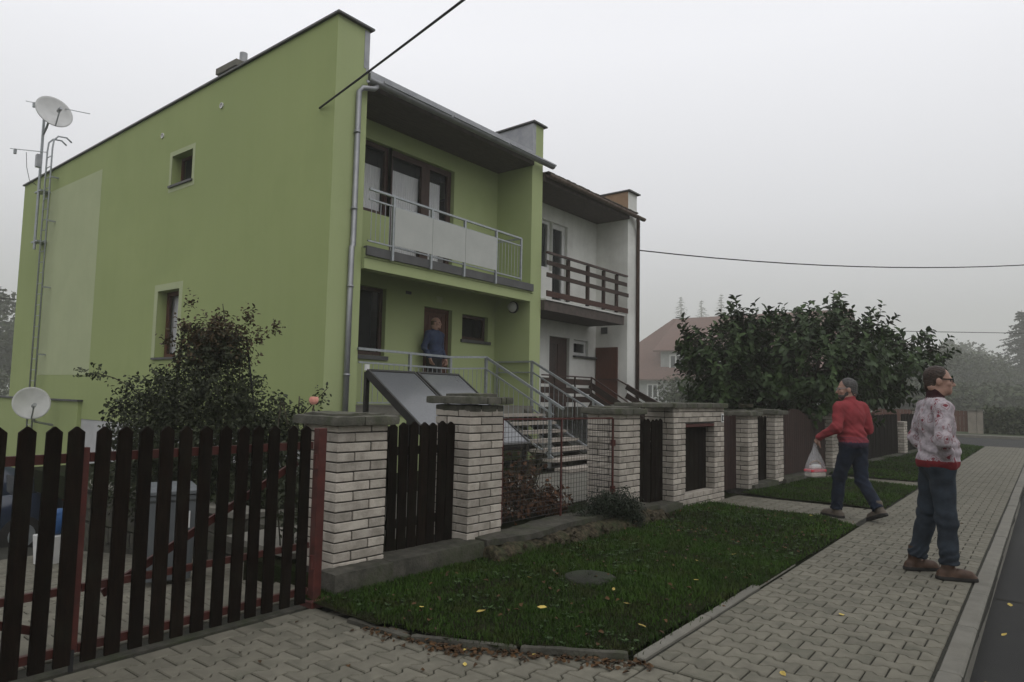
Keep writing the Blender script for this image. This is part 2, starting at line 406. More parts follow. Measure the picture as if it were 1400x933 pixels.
rj = MB(); 
for k in range(40):
    y0 = .40-k*.17; x0 = 7.05+.02*math.sin(k*1.7)+.012*math.sin(k*4.1)
    y1 = y0-.17; x1 = 7.05+.02*math.sin((k+1)*1.7)+.012*math.sin((k+1)*4.1)
    rj.quad((x0-.012, y0, -.096), (x1-.012, y1, -.096), (x1+.012, y1, -.096), (x0+.012, y0, -.096))
struct(rj.build('road_joint', m_joint, center=False))
# --- I-shaped interlocking pavers
HW, AMP, GAP, TH = 0.0705, 0.0165, 0.0046, 0.06
def wv(t):
    t = abs(((t+0.1) % 0.2)-0.1)
    if t < 0.035: return 1.0
    if t > 0.065: return -1.0
    s = (t-0.035)/0.03
    return 1-2*(s*s*(3-2*s))
def paver_outline(t0, t1, lo_flat=False, hi_flat=False):
    ts = sorted({t0, t1, *[k*0.1+d for k in range(-1, 4) for d in (-.065, -.05, -.035, .035, .05, .065) if t0+0.004 < k*0.1+d < t1-0.004]})
    ts = [t for t in ts if not abs(((t) % 0.2)-0.1) < 0.03 or t in (t0, t1)]
    top = [(t, (HW if hi_flat else HW+AMP*wv(t))) for t in ts]
    bot = [(t, -(HW if lo_flat else HW+AMP*wv(t))) for t in ts]
    return bot+top[::-1]
_pcache = {}
def paver_mb(key, mb=None, place=None):
    poly = paver_outline(*key)
    cx = sum(p[0] for p in poly)/len(poly)
    n = len(poly); be = 0.006
    t0, t1 = key[0]+GAP, key[1]-GAP
    base = [(min(max(a, t0), t1), bb-(GAP if bb > 0 else -GAP)) for a, bb in poly]
    ins = [(min(max(a, t0+be), t1-be), bb-(be if bb > 0 else -be)) for a, bb in base]
    vs = [(a-0.1, bb, -TH) for a, bb in base]+[(a-0.1, bb, -0.006) for a, bb in base]+[(a-0.1, bb, 0) for a, bb in ins]
    fs = [tuple(range(2*n, 3*n))]
    for i in range(n):
        j = (i+1) % n
        fs += [(i, j, j+n, i+n), (i+n, j+n, j+2*n, i+2*n)]
    return vs, fs
def paver_mesh(key):
    if key not in _pcache:
        mb = MB(); mb.add(*paver_mb(key)); _pcache[key] = mb.mesh('paver', m_paver)
    return _pcache[key]
def lay_pavers(parent, origin, rot, nb, length, zf=lambda x, y: 0.0, keep=lambda x, y: True, limit=300, half0=0, stuffname='paver_field'):
    """bands run along local t; bands are stacked along local s. rot = angle of t axis."""
    ct, st = math.cos(rot), math.sin(rot)
    spots = []
    for i in range(nb):
        s = (i+0.5)*2*HW
        off = 0.1 if (i+half0) % 2 else 0.0
        t = -off
        while t < length-0.02:
            t0, t1 = max(0.0, -t), min(0.2, length-t)
            if t1-t0 > 0.03:
                cx, cy = t+0.1, s
                x = origin[0]+ct*cx-st*cy; y = origin[1]+st*cx+ct*cy
                if keep(x, y):
                    spots.append((x, y, (round(t0, 4), round(t1, 4), i == 0, i == nb-1)))
            t += 0.2
    spots.sort(key=lambda q: (not in_frame(q[0], q[1], zf(q[0], q[1]), 0.02), (q[0])**2+(q[1])**2))
    mb = MB()
    for k, (x, y, key) in enumerate(spots):
        z = zf(x, y)+random.uniform(-.0018, .0018)
        rx, ry, rz = random.uniform(-.008, .008), random.uniform(-.008, .008), rot+random.uniform(-.008, .008)
        if k < limit:
            o = link_mesh('paver', paver_mesh(key), parent, (x, y, z)); o.rotation_euler = (rx, ry, rz)
        else:
            vs, fs = paver_mb(key)
            R = Matrix.Rotation(rz, 3, 'Z') @ Matrix.Rotation(ry, 3, 'Y') @ Matrix.Rotation(rx, 3, 'X')
            T = Vector((x, y, z))
            sl = (zf(x, y+.05)-zf(x, y-.05))/.1
            pts = [R @ Vector(p) for p in vs]
            mb.add([T+p+Vector((0, 0, p.y*sl)) for p in pts], fs)
    if mb.v: tag(mb.build(stuffname, m_paver, parent, center=False), kind='stuff')

pav = MB(); pav.box(3.5, 30.6, .42, 1.93, -.2, -.012)
pav = struct(pav.build('pavement', m_joint, center=False), None)
# bands run across the pavement (t along +Y), stacked along -s => +X
def lay_pav_main():
    # rot=-90deg: t axis -> -Y, s axis -> +X
    lay_pavers(pav, (3.645, 1.860), -math.pi/2, int((30.2-3.645)/(2*HW)), 1.30)
lay_pav_main()

poly_edge = [(3.02, 4.05), (3.0, 3.65), (3.02, 3.38), (3.05, 3.1), (3.17, 2.68), (3.43, 2.29), (3.62, 1.93)]
def edge_x(y):
    for (xa, ya), (xb, yb) in zip(poly_edge, poly_edge[1:]):
        if yb <= y <= ya: return xa+(xb-xa)*(ya-y)/(ya-yb)
    return 3.0 if y > 4 else 3.62
drv = MB(); drv.box(-4, 3.63, .42, 4.12, -.2, -.013)
drv = struct(drv.build('driveway', m_joint, center=False))
lay_pavers(drv, (-3.27, 1.826), 0.0, 16, 6.90, keep=lambda x, y: x < edge_x(y)+0.05)
lay_pavers(drv, (-3.27, .555), 0.0, int(1.33/(2*HW)), 6.90, limit=0, half0=1, stuffname='paver_margin')
# paved slope behind the gate
ramp = MB()
ys = [4.12, 4.6, 14.6, 25.5]
for a, c in zip(ys, ys[1:]):
    ramp.quad((-2.9, a, slope_z(a)-.013), (3.95, a, slope_z(a)-.013), (3.95, c, slope_z(c)-.013), (-2.9, c, slope_z(c)-.013))
ramp.quad((3.95, 14.0, slope_z(14)-.013), (10.5, 14.0, slope_z(14)-.03), (10.5, 25.5, slope_z(25)-.03), (3.95, 25.5, slope_z(25)-.013))
ramp = struct(ramp.build('sloping_driveway', m_joint, center=False))
lay_pavers(ramp, (0.2, 4.35), 0.0, 46, 3.7, zf=lambda x, y: slope_z(y), limit=120)
b = MB(); b.box(-2.9, 3.1, 4.12, 4.2, -.2, 0.0); b.box(-2.9, 3.1, 4.2, 4.32, -.2, -.02)
struct(b.build('gate_threshold', m_conc, center=False))

# kerb stones: one metre each
kb = MB(); kb.box(-20, 31, .43, .53, -.2, -.03); kerb = struct(kb.build('kerb', m_conc, center=False))
def kerb_mesh(L_):
    mb = MB(); prof = [(.546, -.16), (.546, .0), (.447, .0), (.424, -.02), (.418, -.16)]
    mb.prism([(p[0]-.48, p[1]) for p in prof], lambda a, c: (-L_/2+.003, a, c), lambda a, c: (L_/2-.003, a, c))
    return mb
_k = kerb_mesh(1.02)
import bmesh as _b
for i in range(-6, 26):
    if i == -6: k0 = _k.build('kerb_stone', m_kerb, kerb, bevel=0.006); km = k0.data; k0.location = (0, 0, 0); base = k0
    o = base if i == -6 else link_mesh('kerb_stone', km, kerb, (0, 0, 0))
    o.location = (4.648+.51+1.02*i, .48+random.uniform(-.003, .003), -.080+random.uniform(-.004, .004))
    o.rotation_euler = (0, 0, random.uniform(-.003, .003))
_a = np.array([v.co[:] for v in km.vertices]); 
# edging between pavement and lawn
eb = MB(); eb.box(3.66, 5.68, 1.90, 1.93, -.2, -.04); edging = struct(eb.build('lawn_edging', m_conc, center=False))
em = MB(); em.box(-.497, .497, -.036, .036, -.12, .006); 
e0 = None
for i in range(3):
    if e0 is None: e0 = em.build('edging_stone', m_kerb, edging, bevel=0.007); o = e0
    else: o = link_mesh('edging_stone', e0.data, edging, (0, 0, 0))
    o.location = (4.18+i*1.0, 1.912+random.uniform(-.003, .003), -.055+random.uniform(-.003, .003)); o.rotation_euler = (0, 0, random.uniform(-.004, .004))
# low worn kerb between driveway and lawn
pts = poly_edge
de = struct(MB().box(3.3, 3.34, 2.3, 2.4, -.2, -.05).build('lawn_corner_kerb', m_conc, center=False))
segs = [((3.0, 3.66), (3.02, 3.12)), ((3.025, 3.11), (3.30, 2.50)), ((3.305, 2.49), (3.63, 1.95))]
for si, (a, c) in enumerate(segs):
    L_ = math.dist(a, c)
    V, Fq = rough_box(-L_/2, L_/2, -.03, .03, -.1, .045, cell=.03, amp=.008, seed=si, rnd=.02)
    an = math.atan2(c[1]-a[1], c[0]-a[0]); R = Matrix.Rotation(an, 3, 'Z')
    o = mesh_np('kerb_stone', V, Fq, m_conc, de, smooth=True, center=(0, 0, 0))
    o.location = Vector(((a[0]+c[0])/2, (a[1]+c[1])/2, [-.018, -.006, 0.0][si]))-Vector(OFF[de.name]); o.rotation_euler = (0, 0, an)

# lawn sheets
FO = np.array([3.31, 4.25]); FA = RAD(-2.9)
def fence_y(x): return 4.25-0.0507*(x-3.31) if x < 12.5 else 3.784
def lawn_inside(x, y):
    if y > fence_y(x)-.02 or y < (1.945 if x < 5.68 else 1.868): return False
    if x < 9.2: return x > edge_x(y)+.03
    if x < 9.62: return y > 1.9+max(0, (x-9.2))*1.2
    if x < 10.85: return False
    if x < 14.35: return True
    if x < 15.15: return False
    return x < 29.5+ (y-1.9)*.6
def lawn_h(x, y):
    return 0.012+0.035*(vnoise(np.array([[x, y, 0]]), 1.3, 3)[0]*.5+.5)*min(1, (y-1.9)*2)+0.02*max(0, (y-3.2))
cell = 0.1
idx = {}; lv = []; lf = []
for i in range(0, 275):
    for j in range(0, 25):
        x0, y0 = 3.0+i*cell, 1.88+j*cell
        if not lawn_inside(x0+cell/2, y0+cell/2): continue
        q = []
        for dx, dy in ((0, 0), (1, 0), (1, 1), (0, 1)):
            k = (i+dx, j+dy)
            if k not in idx:
                idx[k] = len(lv); x, y = 3.0+k[0]*cell, 1.88+k[1]*cell
                lv.append((x, y, lawn_h(x, y)))
            q.append(idx[k])
        lf.append(q)
lawn = mesh_np('lawn', lv, lf, m_soil, smooth=True); struct(lawn)
sb = MB(); sb.box(3.64, 30, 1.932, 4.3, -.2, -.03); sb.box(5.69, 9.3, 1.872, 1.931, -.2, -.005); struct(sb.build('lawn_soil', m_soil, center=False))
# garden path to the wicket gate and the narrow second path
gp = MB(); gp.box(9.0, 10.9, 1.93, 3.95, -.2, -.012); gp = struct(gp.build('garden_path', m_joint, center=False))
lay_pavers(gp, (9.05, 1.94), 0.0, 14, 1.85, limit=300)
gp2 = MB(); gp2.box(14.3, 15.2, 1.93, 3.85, -.2, -.012); gp2 = struct(gp2.build('side_path', m_joint, center=False))
lay_pavers(gp2, (14.33, 1.94), 0.0, 13, 0.84, limit=120)

# grass blades
def blades(n, xr, yr, hmin, hmax, wd):
    P = np.column_stack([rng.uniform(*xr, n), rng.uniform(*yr, n)])
    J_ = P+rng.normal(size=P.shape)*.022
    ok = np.array([lawn_inside(x, y) for x, y in J_]); P = P[ok]
    den = vnoise(np.column_stack([P, np.zeros(len(P))]), 2.2, 5)*.6+vnoise(np.column_stack([P, np.zeros(len(P))]), 7, 6)*.4
    keep = rng.random(len(P)) < np.clip(.85+den*1.1, .06, 1); P = P[keep]; den = den[keep]
    z = np.array([lawn_h(x, y) for x, y in P])-.004
    n = len(P); h = rng.uniform(hmin, hmax, n)*(0.75+.5*np.clip(den+.5, 0, 1)); a = rng.uniform(0, 2*np.pi, n); lean = rng.uniform(.15, .9, n)*h
    ca, sa = np.cos(a), np.sin(a)
    B = np.column_stack([P, z]); S = np.column_stack([-sa, ca, np.zeros(n)])*(wd*rng.uniform(.7, 1.3, n))[:, None]
    D = np.column_stack([ca, sa, np.zeros(n)])
    mid = B+D*(lean*.35)[:, None]+np.array([0, 0, 1])*(h*.62)[:, None]
    tip = B+D*lean[:, None]+np.array([0, 0, 1])*h[:, None]
    V = np.stack([B-S, B+S, mid+S*.75, mid-S*.75, tip+S*.1, tip-S*.1], 1).reshape(-1, 3)
    k = np.arange(n)[:, None]*6
    Fq = np.concatenate([k+np.array([0, 1, 2, 3]), k+np.array([3, 2, 4, 5])], 0)
    big = vnoise(np.column_stack([P, np.zeros(n)]), 1.1, 9)
    r = np.clip(rng.random(n)*.55+den*.35+big*.35+.22, 0, 1)
    return V, Fq, np.concatenate([r, r])
parts = [blades(84000, (3.0, 7), (1.88, 4.25), .012, .040, .0028), blades(40000, (7, 14.4), (1.86, 4.2), .015, .042, .0048), blades(24000, (15.1, 30.5), (1.86, 3.8), .02, .045, .011)]
Vs, Fs, Rs, k = [], [], [], 0
for V, Fq, r in parts: Vs.append(V); Fs.append(Fq+k); Rs.append(r); k += len(V)
gr = mesh_np('grass', np.concatenate(Vs), np.concatenate(Fs), m_grass, rnd=np.concatenate(Rs))
Pw = np.column_stack([rng.uniform(3.1, 9.0, 900), rng.uniform(1.97, 4.05, 900)]); Pw = Pw[[lawn_inside(x, y) and vnoise(np.array([[x, y, 0]]), 2.0, 21)[0] > -.05 for x, y in Pw]]
tag(gr, 'short damp green lawn grass in front of the brick pillar fence', kind='stuff')

# ================================================================== FENCE
def fw(u, v=0.0, z=0.0):
    c, s = math.cos(FA), math.sin(FA)
    return (FO[0]+c*u-s*v, FO[1]+s*u+c*v, z)
_bm = {}
def brick_mesh(L_, W_, H_):
    key = (round(L_, 3), round(W_, 3), round(H_, 3))
    if key not in _bm:
        mb = MB(); mb.box(-L_/2, L_/2, -W_/2, W_/2, -H_/2, H_/2)
        o = mb.build('brick', m_brick, bevel=0.004); _bm[key] = o.data; bpy.data.objects.remove(o)
    return _bm[key]
BH, BG = 0.064, 0.0108
def place_brick(parent, x0, x1, y0, y1, z):
    L_, W_ = x1-x0, y1-y0
    rot = L_ < W_
    me = brick_mesh(max(L_, W_), min(L_, W_), BH)
    o = link_mesh('brick', me, parent, ((x0+x1)/2+random.uniform(-.002, .002), (y0+y1)/2+random.uniform(-.002, .002), z+BH/2))
    o.rotation_euler = (random.uniform(-.006, .006), random.uniform(-.006, .006), (math.pi/2 if rot else 0)+random.uniform(-.006, .006)+(math.pi if random.random() < .5 else 0))
def pinwheel(parent, x, y, W, z0, n, ph=0):
    a = (W-BG)*2/3; c = (W-BG)/3
    for i in range(n):
        z = z0+i*(BH+BG)
        if (i+ph) % 2 == 0: R = [(0, a, 0, c), (a+BG, W, 0, a), (c+BG, W, a+BG, W), (0, c, c+BG, W)]
        else: R = [(0, c, 0, a), (c+BG, W, 0, c), (a+BG, W, c+BG, W), (0, a, a+BG, W)]
        for r in R: place_brick(parent, x+r[0], x+r[1], y+r[2], y+r[3], z)
def rough_part(name, mat, parent, *a, **k):
    V, Fq = rough_box(*a, **k)
    o = mesh_np(name, V, Fq, mat, parent, smooth=True, center=V.mean(0)); return o
PGRP = 'white brick pillars of the street fence'
def pillar(u, W, z0, n, label, cap=1, ph=0, v=0.0, over=.07):
    x, y, _ = fw(u, v)
    t = thing('brick_pillar', label, 'pillar', (x, y, z0), FA, PGRP, local=True)
    MB().box(.013, W-.013, .013, W-.013, -.25, n*(BH+BG)).build('mortar_core', m_mortar, t)
    pinwheel(t, 0, 0, W, BG, n, ph)
    zt = n*(BH+BG)+BG*.5
    sd = int(u*10)
    if cap == 1:     # broad slabs
        xs = [-over, W*.42, W+over]
        for a, c in zip(xs, xs[1:]): rough_part('cap_slab', m_cap, t, a+.002, c-.002, -over, W+over, zt+.012, zt+.085, seed=sd, amp=.009, rnd=.015)
        rough_part('cap_crown', m_cap, t, .0, W-.02, .02, W, zt+.08, zt+.105, seed=sd+3, amp=.012, rnd=.012)
    elif cap == 2:   # course of darker bricks under slabs
        xs = [-.005, W*.33, W*.8, W+.005]
        for a, c in zip(xs, xs[1:]): rough_part('cap_brick', m_cap, t, a+.003, c-.003, -.005, W+.005, zt+.004, zt+.066, seed=sd+int(a*9), amp=.005, rnd=.01)
        xs = [-over, W*.36, W*.78, W*.93, W+over]
        for a, c in zip(xs, xs[1:]): rough_part('cap_slab', m_cap, t, a+.003, c-.003, -over, W+over, zt+.076, zt+.145, seed=sd+int(c*9), amp=.006, rnd=.012)
        rough_part('cap_crown', m_cap, t, .03, W*.75, -.02, W*.8, zt+.135, zt+.175, seed=sd+5, amp=.012, rnd=.012)
    return t
p1 = pillar(0.0, .475, .10, 15, 'white brick pillar beside the red gate post, broad mossy cap', 1)
p2 = pillar(1.42, .46, .13, 16, 'white brick pillar with stepped cap between picket panel and red wire mesh', 2, 1)
p3 = pillar(3.98, .47, .15, 15, 'white brick pillar behind the dark evergreen clump at the wire mesh', 1, 1)
p5 = pillar(7.86, .40, .02, 16, 'white brick pillar just right of the wicket gate and path', 1)
p6 = pillar(9.05, .40, .03, 16, 'white brick pillar left of the wide brown board gate', 1, 1)
p7 = pillar(12.35, .42, .03, 16, 'white brick pillar right of the brown board gate, dark bracket on it', 1, 1, over=.04)
p8 = pillar(14.0, .45, .03, 16, 'white brick pillar partly hidden by the man in the red sweater', 1, over=.04)
p9 = pillar(19.1, .42, .03, 12, 'short uncapped white brick pillar under the overhanging tree', 0)
p10 = pillar(22.6, .45, .03, 16, 'far white brick pillar just left of the man in patterned sweater', 1, 1, over=.04)
p11 = pillar(26.9, .45, .03, 16, 'white brick pillar at the far end of the street fence', 1, over=.04)
rough_part('bracket', m_dark, p7, .30, .37, -.06, -.005, 1.02, 1.14, seed=2, amp=.003, rnd=.01)

# letterbox niche between two narrow brick jambs
nx, ny, _ = fw(5.33, 0.0)
nt_ = thing('brick_niche', 'white brick niche wall framing a dark recess, white house number plate', 'niche wall', (nx, ny, 0.0), FA, local=True)
NW, JL, JR = 1.60, .345, .33
zN = -.06
def run(parent, x0, x1, y0, y1, z, ph):
    x = x0; first = True
    while x < x1-.02:
        L_ = (.15 if (first and ph) else .30); e = min(x+L_, x1)
        if x1-e < .05: e = x1
        place_brick(parent, x, e-(BG if e < x1 else 0), y0, y1, z); x = e; first = False
for i in range(3):
    run(nt_, 0, NW, 0, .14, zN+i*(BH+BG), i % 2)
    for yy in (.15, .30): place_brick(nt_, 0, .14, yy, yy+.14, zN+i*(BH+BG))
    place_brick(nt_, NW-.14, NW, .15, .44, zN+i*(BH+BG))
z1 = zN+3*(BH+BG)
pinwheel(nt_, 0, 0, JL, z1, 13, 0); pinwheel(nt_, NW-JR, 0, JR, z1, 13, 1)
for i in range(13, 16):
    run(nt_, 0, NW, 0, .14, z1+i*(BH+BG), i % 2)
    place_brick(nt_, 0, .14, .15, .44, z1+i*(BH+BG))
zt = z1+16*(BH+BG)
MB().box(.012, NW-.012, .012, .42, zN-.2, z1-.012).box(.012, JL-.012, .012, JL-.012, z1-.02, zt).box(NW-JR+.012, NW-.012, .012, JR-.012, z1-.02, zt).box(.012, NW-.012, .012, .4, z1+13*(BH+BG)+.012, zt).build('mortar_core', m_mortar, nt_)
MB().box(JL+.005, NW-JR-.005, .005, .32, z1+13*(BH+BG)-.035, z1+13*(BH+BG)+.004).build('lintel', m_redsteel, nt_)
for k in range(7):
    xa = JL+.005+k*(NW-JL-JR-.01)/7
    MB().box(xa+.004, xa+(NW-JL-JR-.01)/7-.004, .135, .155, z1-.005, z1+13*(BH+BG)-.03).build('board', m_picket, nt_)
xs = [-.05, .30, .62, 1.1, NW+.05]
for i, (a, c) in enumerate(zip(xs, xs[1:])): rough_part('cap_slab', m_cap, nt_, a+.004, c-.004, -.05, .45, zt+.004, zt+.075, seed=30+i, amp=.007, rnd=.014)
rough_part('cap_slab', m_cap, nt_, -.86, -.056, -.02, .40, zt+.01, zt+.07, seed=37, amp=.007, rnd=.014)
# enamel number plate: a light figure-like mark on a black field
MB().box(NW-.115, NW-.035, -.012, -.004, zt-.21, zt-.08).build('number_plate', m_whiteframe, nt_)
nb = MB(); nb.box(NW-.098, NW-.052, -.017, -.0125, zt-.19, zt-.105)
nb = nb.build('plate_field', m_dark, nt_)
MB().box(NW-.085, NW-.066, -.022, -.0175, zt-.175, zt-.125).build('plate_mark', m_whiteframe, nt_)

# picket meshes -------------------------------------------------------
_pk = {}
def picket_mesh(wd, h, th=.02, peak=.016):
    key = (round(wd, 3), round(h, 3), peak)
    if key not in _pk:
        mb = MB()
        poly = [(-wd/2, 0), (wd/2, 0), (wd/2, h-peak*1.9), (wd*.05, h-.001), (-wd*.05, h), (-wd/2, h-peak*1.9)]
        mb.prism(poly, lambda a, c: (a, -th/2, c), lambda a, c: (a, th/2, c))
        o = mb.build('picket', m_picket, bevel=.0015, center=False); _pk[key] = o.data; bpy.data.objects.remove(o)
    return _pk[key]
def picket_panel(u0, u1, n, z0, z1, label, v=.16, wd=.09, jit=.006, gaps=None, mesh=None):
    x, y, _ = fw(u0, v)
    t = thing('picket_fence', label, 'fence', (x, y, z0), FA, 'dark picket panels between the pillars', local=True)
    Wd = u1-u0; h = z1-z0
    for zr in (.18*h, .74*h):
        MB().box(0, Wd, .011, .055, zr, zr+.07).build('rail', m_picket, t)
    for k in range(n):
        o = link_mesh('picket', picket_mesh(wd, h), t, (Wd*(k+.5)/n+random.uniform(-jit, jit), 0, random.uniform(-.012, .004)))
        o.rotation_euler = (random.uniform(-.01, .01), random.uniform(-.008, .008), random.uniform(-.02, .02))
    return t
picket_panel(.50, 1.39, 8, .16, 1.25, 'dark brown picket panel between the two nearest white brick pillars', wd=.094)
picket_panel(4.46, 5.31, 8, .12, 1.22, 'dark picket panel between evergreen pillar and brick niche', wd=.092)
picket_panel(8.28, 9.03, 7, .12, 1.22, 'dark picket panel behind the pale brick pillar right of the wicket gate', wd=.095)
picket_panel(12.8, 13.98, 11, .08, 1.28, 'dark picket panel beside the red sweater man, between two white pillars', wd=.1)
picket_panel(14.5, 19.05, 40, .08, 1.18, 'long dark picket run under the tree behind the walking man', wd=.1)
picket_panel(19.55, 22.55, 27, .08, 1.18, 'dark picket run between the short pillar and far pillar', wd=.1)
picket_panel(23.08, 26.85, 34, .08, 1.18, 'farthest dark picket run, ending by the street corner', wd=.1)

# wicket gate (brown boards) between niche and pillar
x, y, _ = fw(6.97, .2)
wg = thing('wicket_gate', 'narrow red brown board wicket gate at the end of the paved path', 'gate', (x, y, .04), FA, local=True)
for k in range(8):
    MB().box(k*.107+.003, k*.107+.102, -.01, .012, .02+random.uniform(0, .01), 1.2+random.uniform(-.01, .01)).build('board', m_gatewood, wg)
MB().box(0, .86, .013, .045, .2, .27).box(0, .86, .013, .045, .95, 1.02).build('gate_frame', m_redsteel, wg)
MB().box(.045, .075, -.035, -.012, .62, .80).build('handle', m_galv, wg)
# wide brown board gate with raised middle
x, y, _ = fw(9.48, .15)
bgte = thing('board_gate', 'wide reddish brown board gate with arched top under the leafy tree', 'gate', (x, y, .1), FA, local=True)
n = 24; wdt = 2.84
for k in range(n):
    s = (k+.5)/n; hh = 1.02+.22*math.sin(math.pi*min(1, s*1.5+.0))**1
    MB().box(k*wdt/n+.004, (k+1)*wdt/n-.004, -.011, .011, .03, hh+random.uniform(-.006, .006)).build('board', m_gatewood, bgte)
MB().box(0, wdt, .012, .05, .2, .28).box(0, wdt, .012, .05, .8, .88).build('gate_frame', m_gatewood, bgte)
MB().box(.07, .12, -.02, -.012, .38, .56).build('letter_plate', m_whiteframe, bgte)

# wire mesh panel ------------------------------------------------------
x, y, _ = fw(1.93, .06)
mf = thing('wire_mesh_fence', 'rust red framed wire mesh panel in front of the brown bush', 'fence', (x, y, .2), FA, local=True)
Wm, Hm = 2.02, 1.06
fr = MB()
fr.bar((0, 0, Hm), (Wm*.98, 0, Hm-.012), .018, .018); fr.bar((Wm*.985, 0, Hm-.015), (Wm*.985, 0, .05), .022, .02); fr.bar((.01, 0, Hm), (.01, 0, .05), .018, .018)
fr.build('frame', m_redsteel, mf)
MB().bar((Wm*.48, 0, Hm-.012), (Wm*.48, 0, .02), .017, .017).build('post', m_redsteel, mf)
for zz in (.18, .72): MB().box(Wm*.985-.02, Wm*.985+.03, -.02, .02, zz, zz+.07).build('hinge', m_redsteel, mf)
wm = MB()
nx_ = 40; nz_ = 20
for k in range(1, nx_): wm.tube([(Wm*k/nx_, .002, .06), (Wm*k/nx_+random.uniform(-.004, .004), .002+random.uniform(-.004, .004), .5), (Wm*k/nx_, .002, Hm-.01)], .0022, 4, caps=False)
for k in range(nz_): wm.tube([(.01, -.003, .06+(Hm-.09)*k/nz_), (Wm*.5, -.003, .06+(Hm-.09)*k/nz_+random.uniform(-.006, .006)), (Wm*.98, -.003, .06+(Hm-.09)*k/nz_)], .0022, 4, caps=False)
tag(wm.build('wire_mesh', M('dark_wire', (.05, .045, .045), (.03, .028, .028), rough=.6, metal=.4), mf), kind='stuff')

# plinth under the fence --------------------------------------------------
x, y, _ = fw(-.10, -.17)
pl = thing('low_wall', 'mossy concrete plinth and rubble footing under the brick pillar fence', 'low wall', (x, y, 0), FA, local=True)
rough_part('plinth_block', m_conc, pl, .0, .55, .0, .22, -.10, .185, cell=.05, amp=.010, seed=50, rnd=.018)
rough_part('plinth_block', m_conc, pl, .55, 1.62, .035, .36, -.12, .185, cell=.05, amp=.012, seed=51, rnd=.02)
V, Fq = rough_box(1.60, 4.75, -.06, .34, -.15, .14, cell=.045, amp=.05, seed=52, rnd=.05)
low_ = V[:, 1] < .1
V[low_, 1] -= np.clip((.14-V[low_, 2])*.75, 0, .2)            # the earth bank leans out at its foot
V[:, 1] += .03*vnoise(V, 14, 61)
mesh_np('rubble_footing', V, Fq, m_rubble, pl, smooth=True, center=V.mean(0))
V, Fq = rough_box(1.62, 4.7, .0, .36, .13, .20, cell=.06, amp=.016, seed=53, rnd=.025)
V[:, 1] += .05*np.sin(V[:, 0]*2.1)+.03*np.sin(V[:, 0]*5)
mesh_np('plinth_slab', V, Fq, m_conc, pl, smooth=True, center=V.mean(0))
rough_part('plinth_block', m_conc, pl, 4.7, 5.5, .05, .42, -.12, .13, cell=.06, amp=.015, seed=54, rnd=.03)
rough_part('plinth_block', m_conc, pl, 8.1, 9.2, .12, .42, -.12, .12, cell=.06, amp=.010, seed=55, rnd=.02)
rough_part('plinth_block', m_conc, pl, 9.5, 12.5, .10, .42, -.12, .11, cell=.08, amp=.010, seed=56, rnd=.02)
rough_part('plinth_block', m_conc, pl, 12.7, 27.5, .12, .42, -.12, .07, cell=.25, amp=.010, seed=57, rnd=.02)
# loose stones in the earth bank below the rubble
for k in range(60):
    u = random.uniform(1.7, 4.9); s = random.uniform(.012, .03)
    V, Fq = rough_box(-s, s, -s*.8, s*.8, -s*.6, s*.6, cell=s*.6, amp=s*.35, seed=80+k, rnd=s*.5)
    o = mesh_np('stone', V, Fq, m_rubble, pl, smooth=True, center=(0, 0, 0)); zz = random.uniform(.02, .12); o.location = (u, -.10-(.13-zz)*.6+random.uniform(-.03, .02), zz); o.rotation_euler = (random.random(), random.random(), random.random()*6)

# driveway gate -----------------------------------------------------------
GY = 4.12
def gate_leaf(label, xs, x0, x1, brace):
    t = thing('gate_leaf', label, 'gate', (x0, GY, 0), 0, 'leaves of the driveway gate')
    for i, xx in enumerate(xs):
        h = 1.292-.0005-(xx-1.1)*.019
        wd = .074+(.004 if i % 2 else 0)
        o = link_mesh('picket', picket_mesh(wd, h-.035), t, (xx, GY-.012, .036))
        o.rotation_euler = (random.uniform(-.004, .004), random.uniform(-.008, .008), random.uniform(-.03, .03))
    for z0, hh in ((1.09, .05), (.085, .045), (.40, .04)):
        MB().box(x0, x1, GY+.004, GY+.034, z0, z0+hh).build('rail', m_redsteel, t)
    if brace: MB().bar((x0+.12, GY+.045, .36), (x1-.1, GY+.045, 1.0), .02, .045, up=(0, 0, 1)).build('brace', m_redsteel, t)
    else: MB().bar((x0+.1, GY+.045, 1.0), (x1-.1, GY+.045, .22), .02, .04).build('brace', m_redsteel, t)
    sx = x0 if brace else x1
    return t
lf_xs = [-.45, -.31, -.17, -.03, .10, .235, .37, .50, .63, .76, .88, 1.0, 1.12, 1.246, 1.364, 1.479]
lL = gate_leaf('dark picket gate leaf at the left, ending at the meeting post', lf_xs, -.55, 1.50, False)
MB().box(1.508, 1.552, GY-.005, GY+.045, .09, 1.17).build('meeting_stile', m_redsteel, lL)
MB().box(1.515, 1.535, GY-.02, GY-.006, .0, .11).build('drop_bolt', m_dark, lL)
rg_xs = [1.605, 1.724, 1.846, 1.963, 2.079, 2.201, 2.323, 2.444, 2.556, 2.675, 2.809, 2.93]
lR = gate_leaf('dark picket gate leaf with red diagonal brace beside the brick pillar', rg_xs, 1.56, 3.0, True)
gpst = thing('gate_post', 'rust red square steel gate post against the nearest brick pillar', 'post', (3.06, 4.13, 0))
MB().box(3.03, 3.098, 4.10, 4.165, 0, 1.235).build('post', m_redsteel, gpst, bevel=.004)
MB().box(2.99, 3.16, 4.05, 4.2, -.01, .045).build('base_block', m_redsteel, gpst, bevel=.008)
for zz in (.25, .95): MB().tube([(3.02, 4.115, zz), (3.02, 4.115, zz+.1)], .016, 8).build('hinge', m_redsteel, gpst)

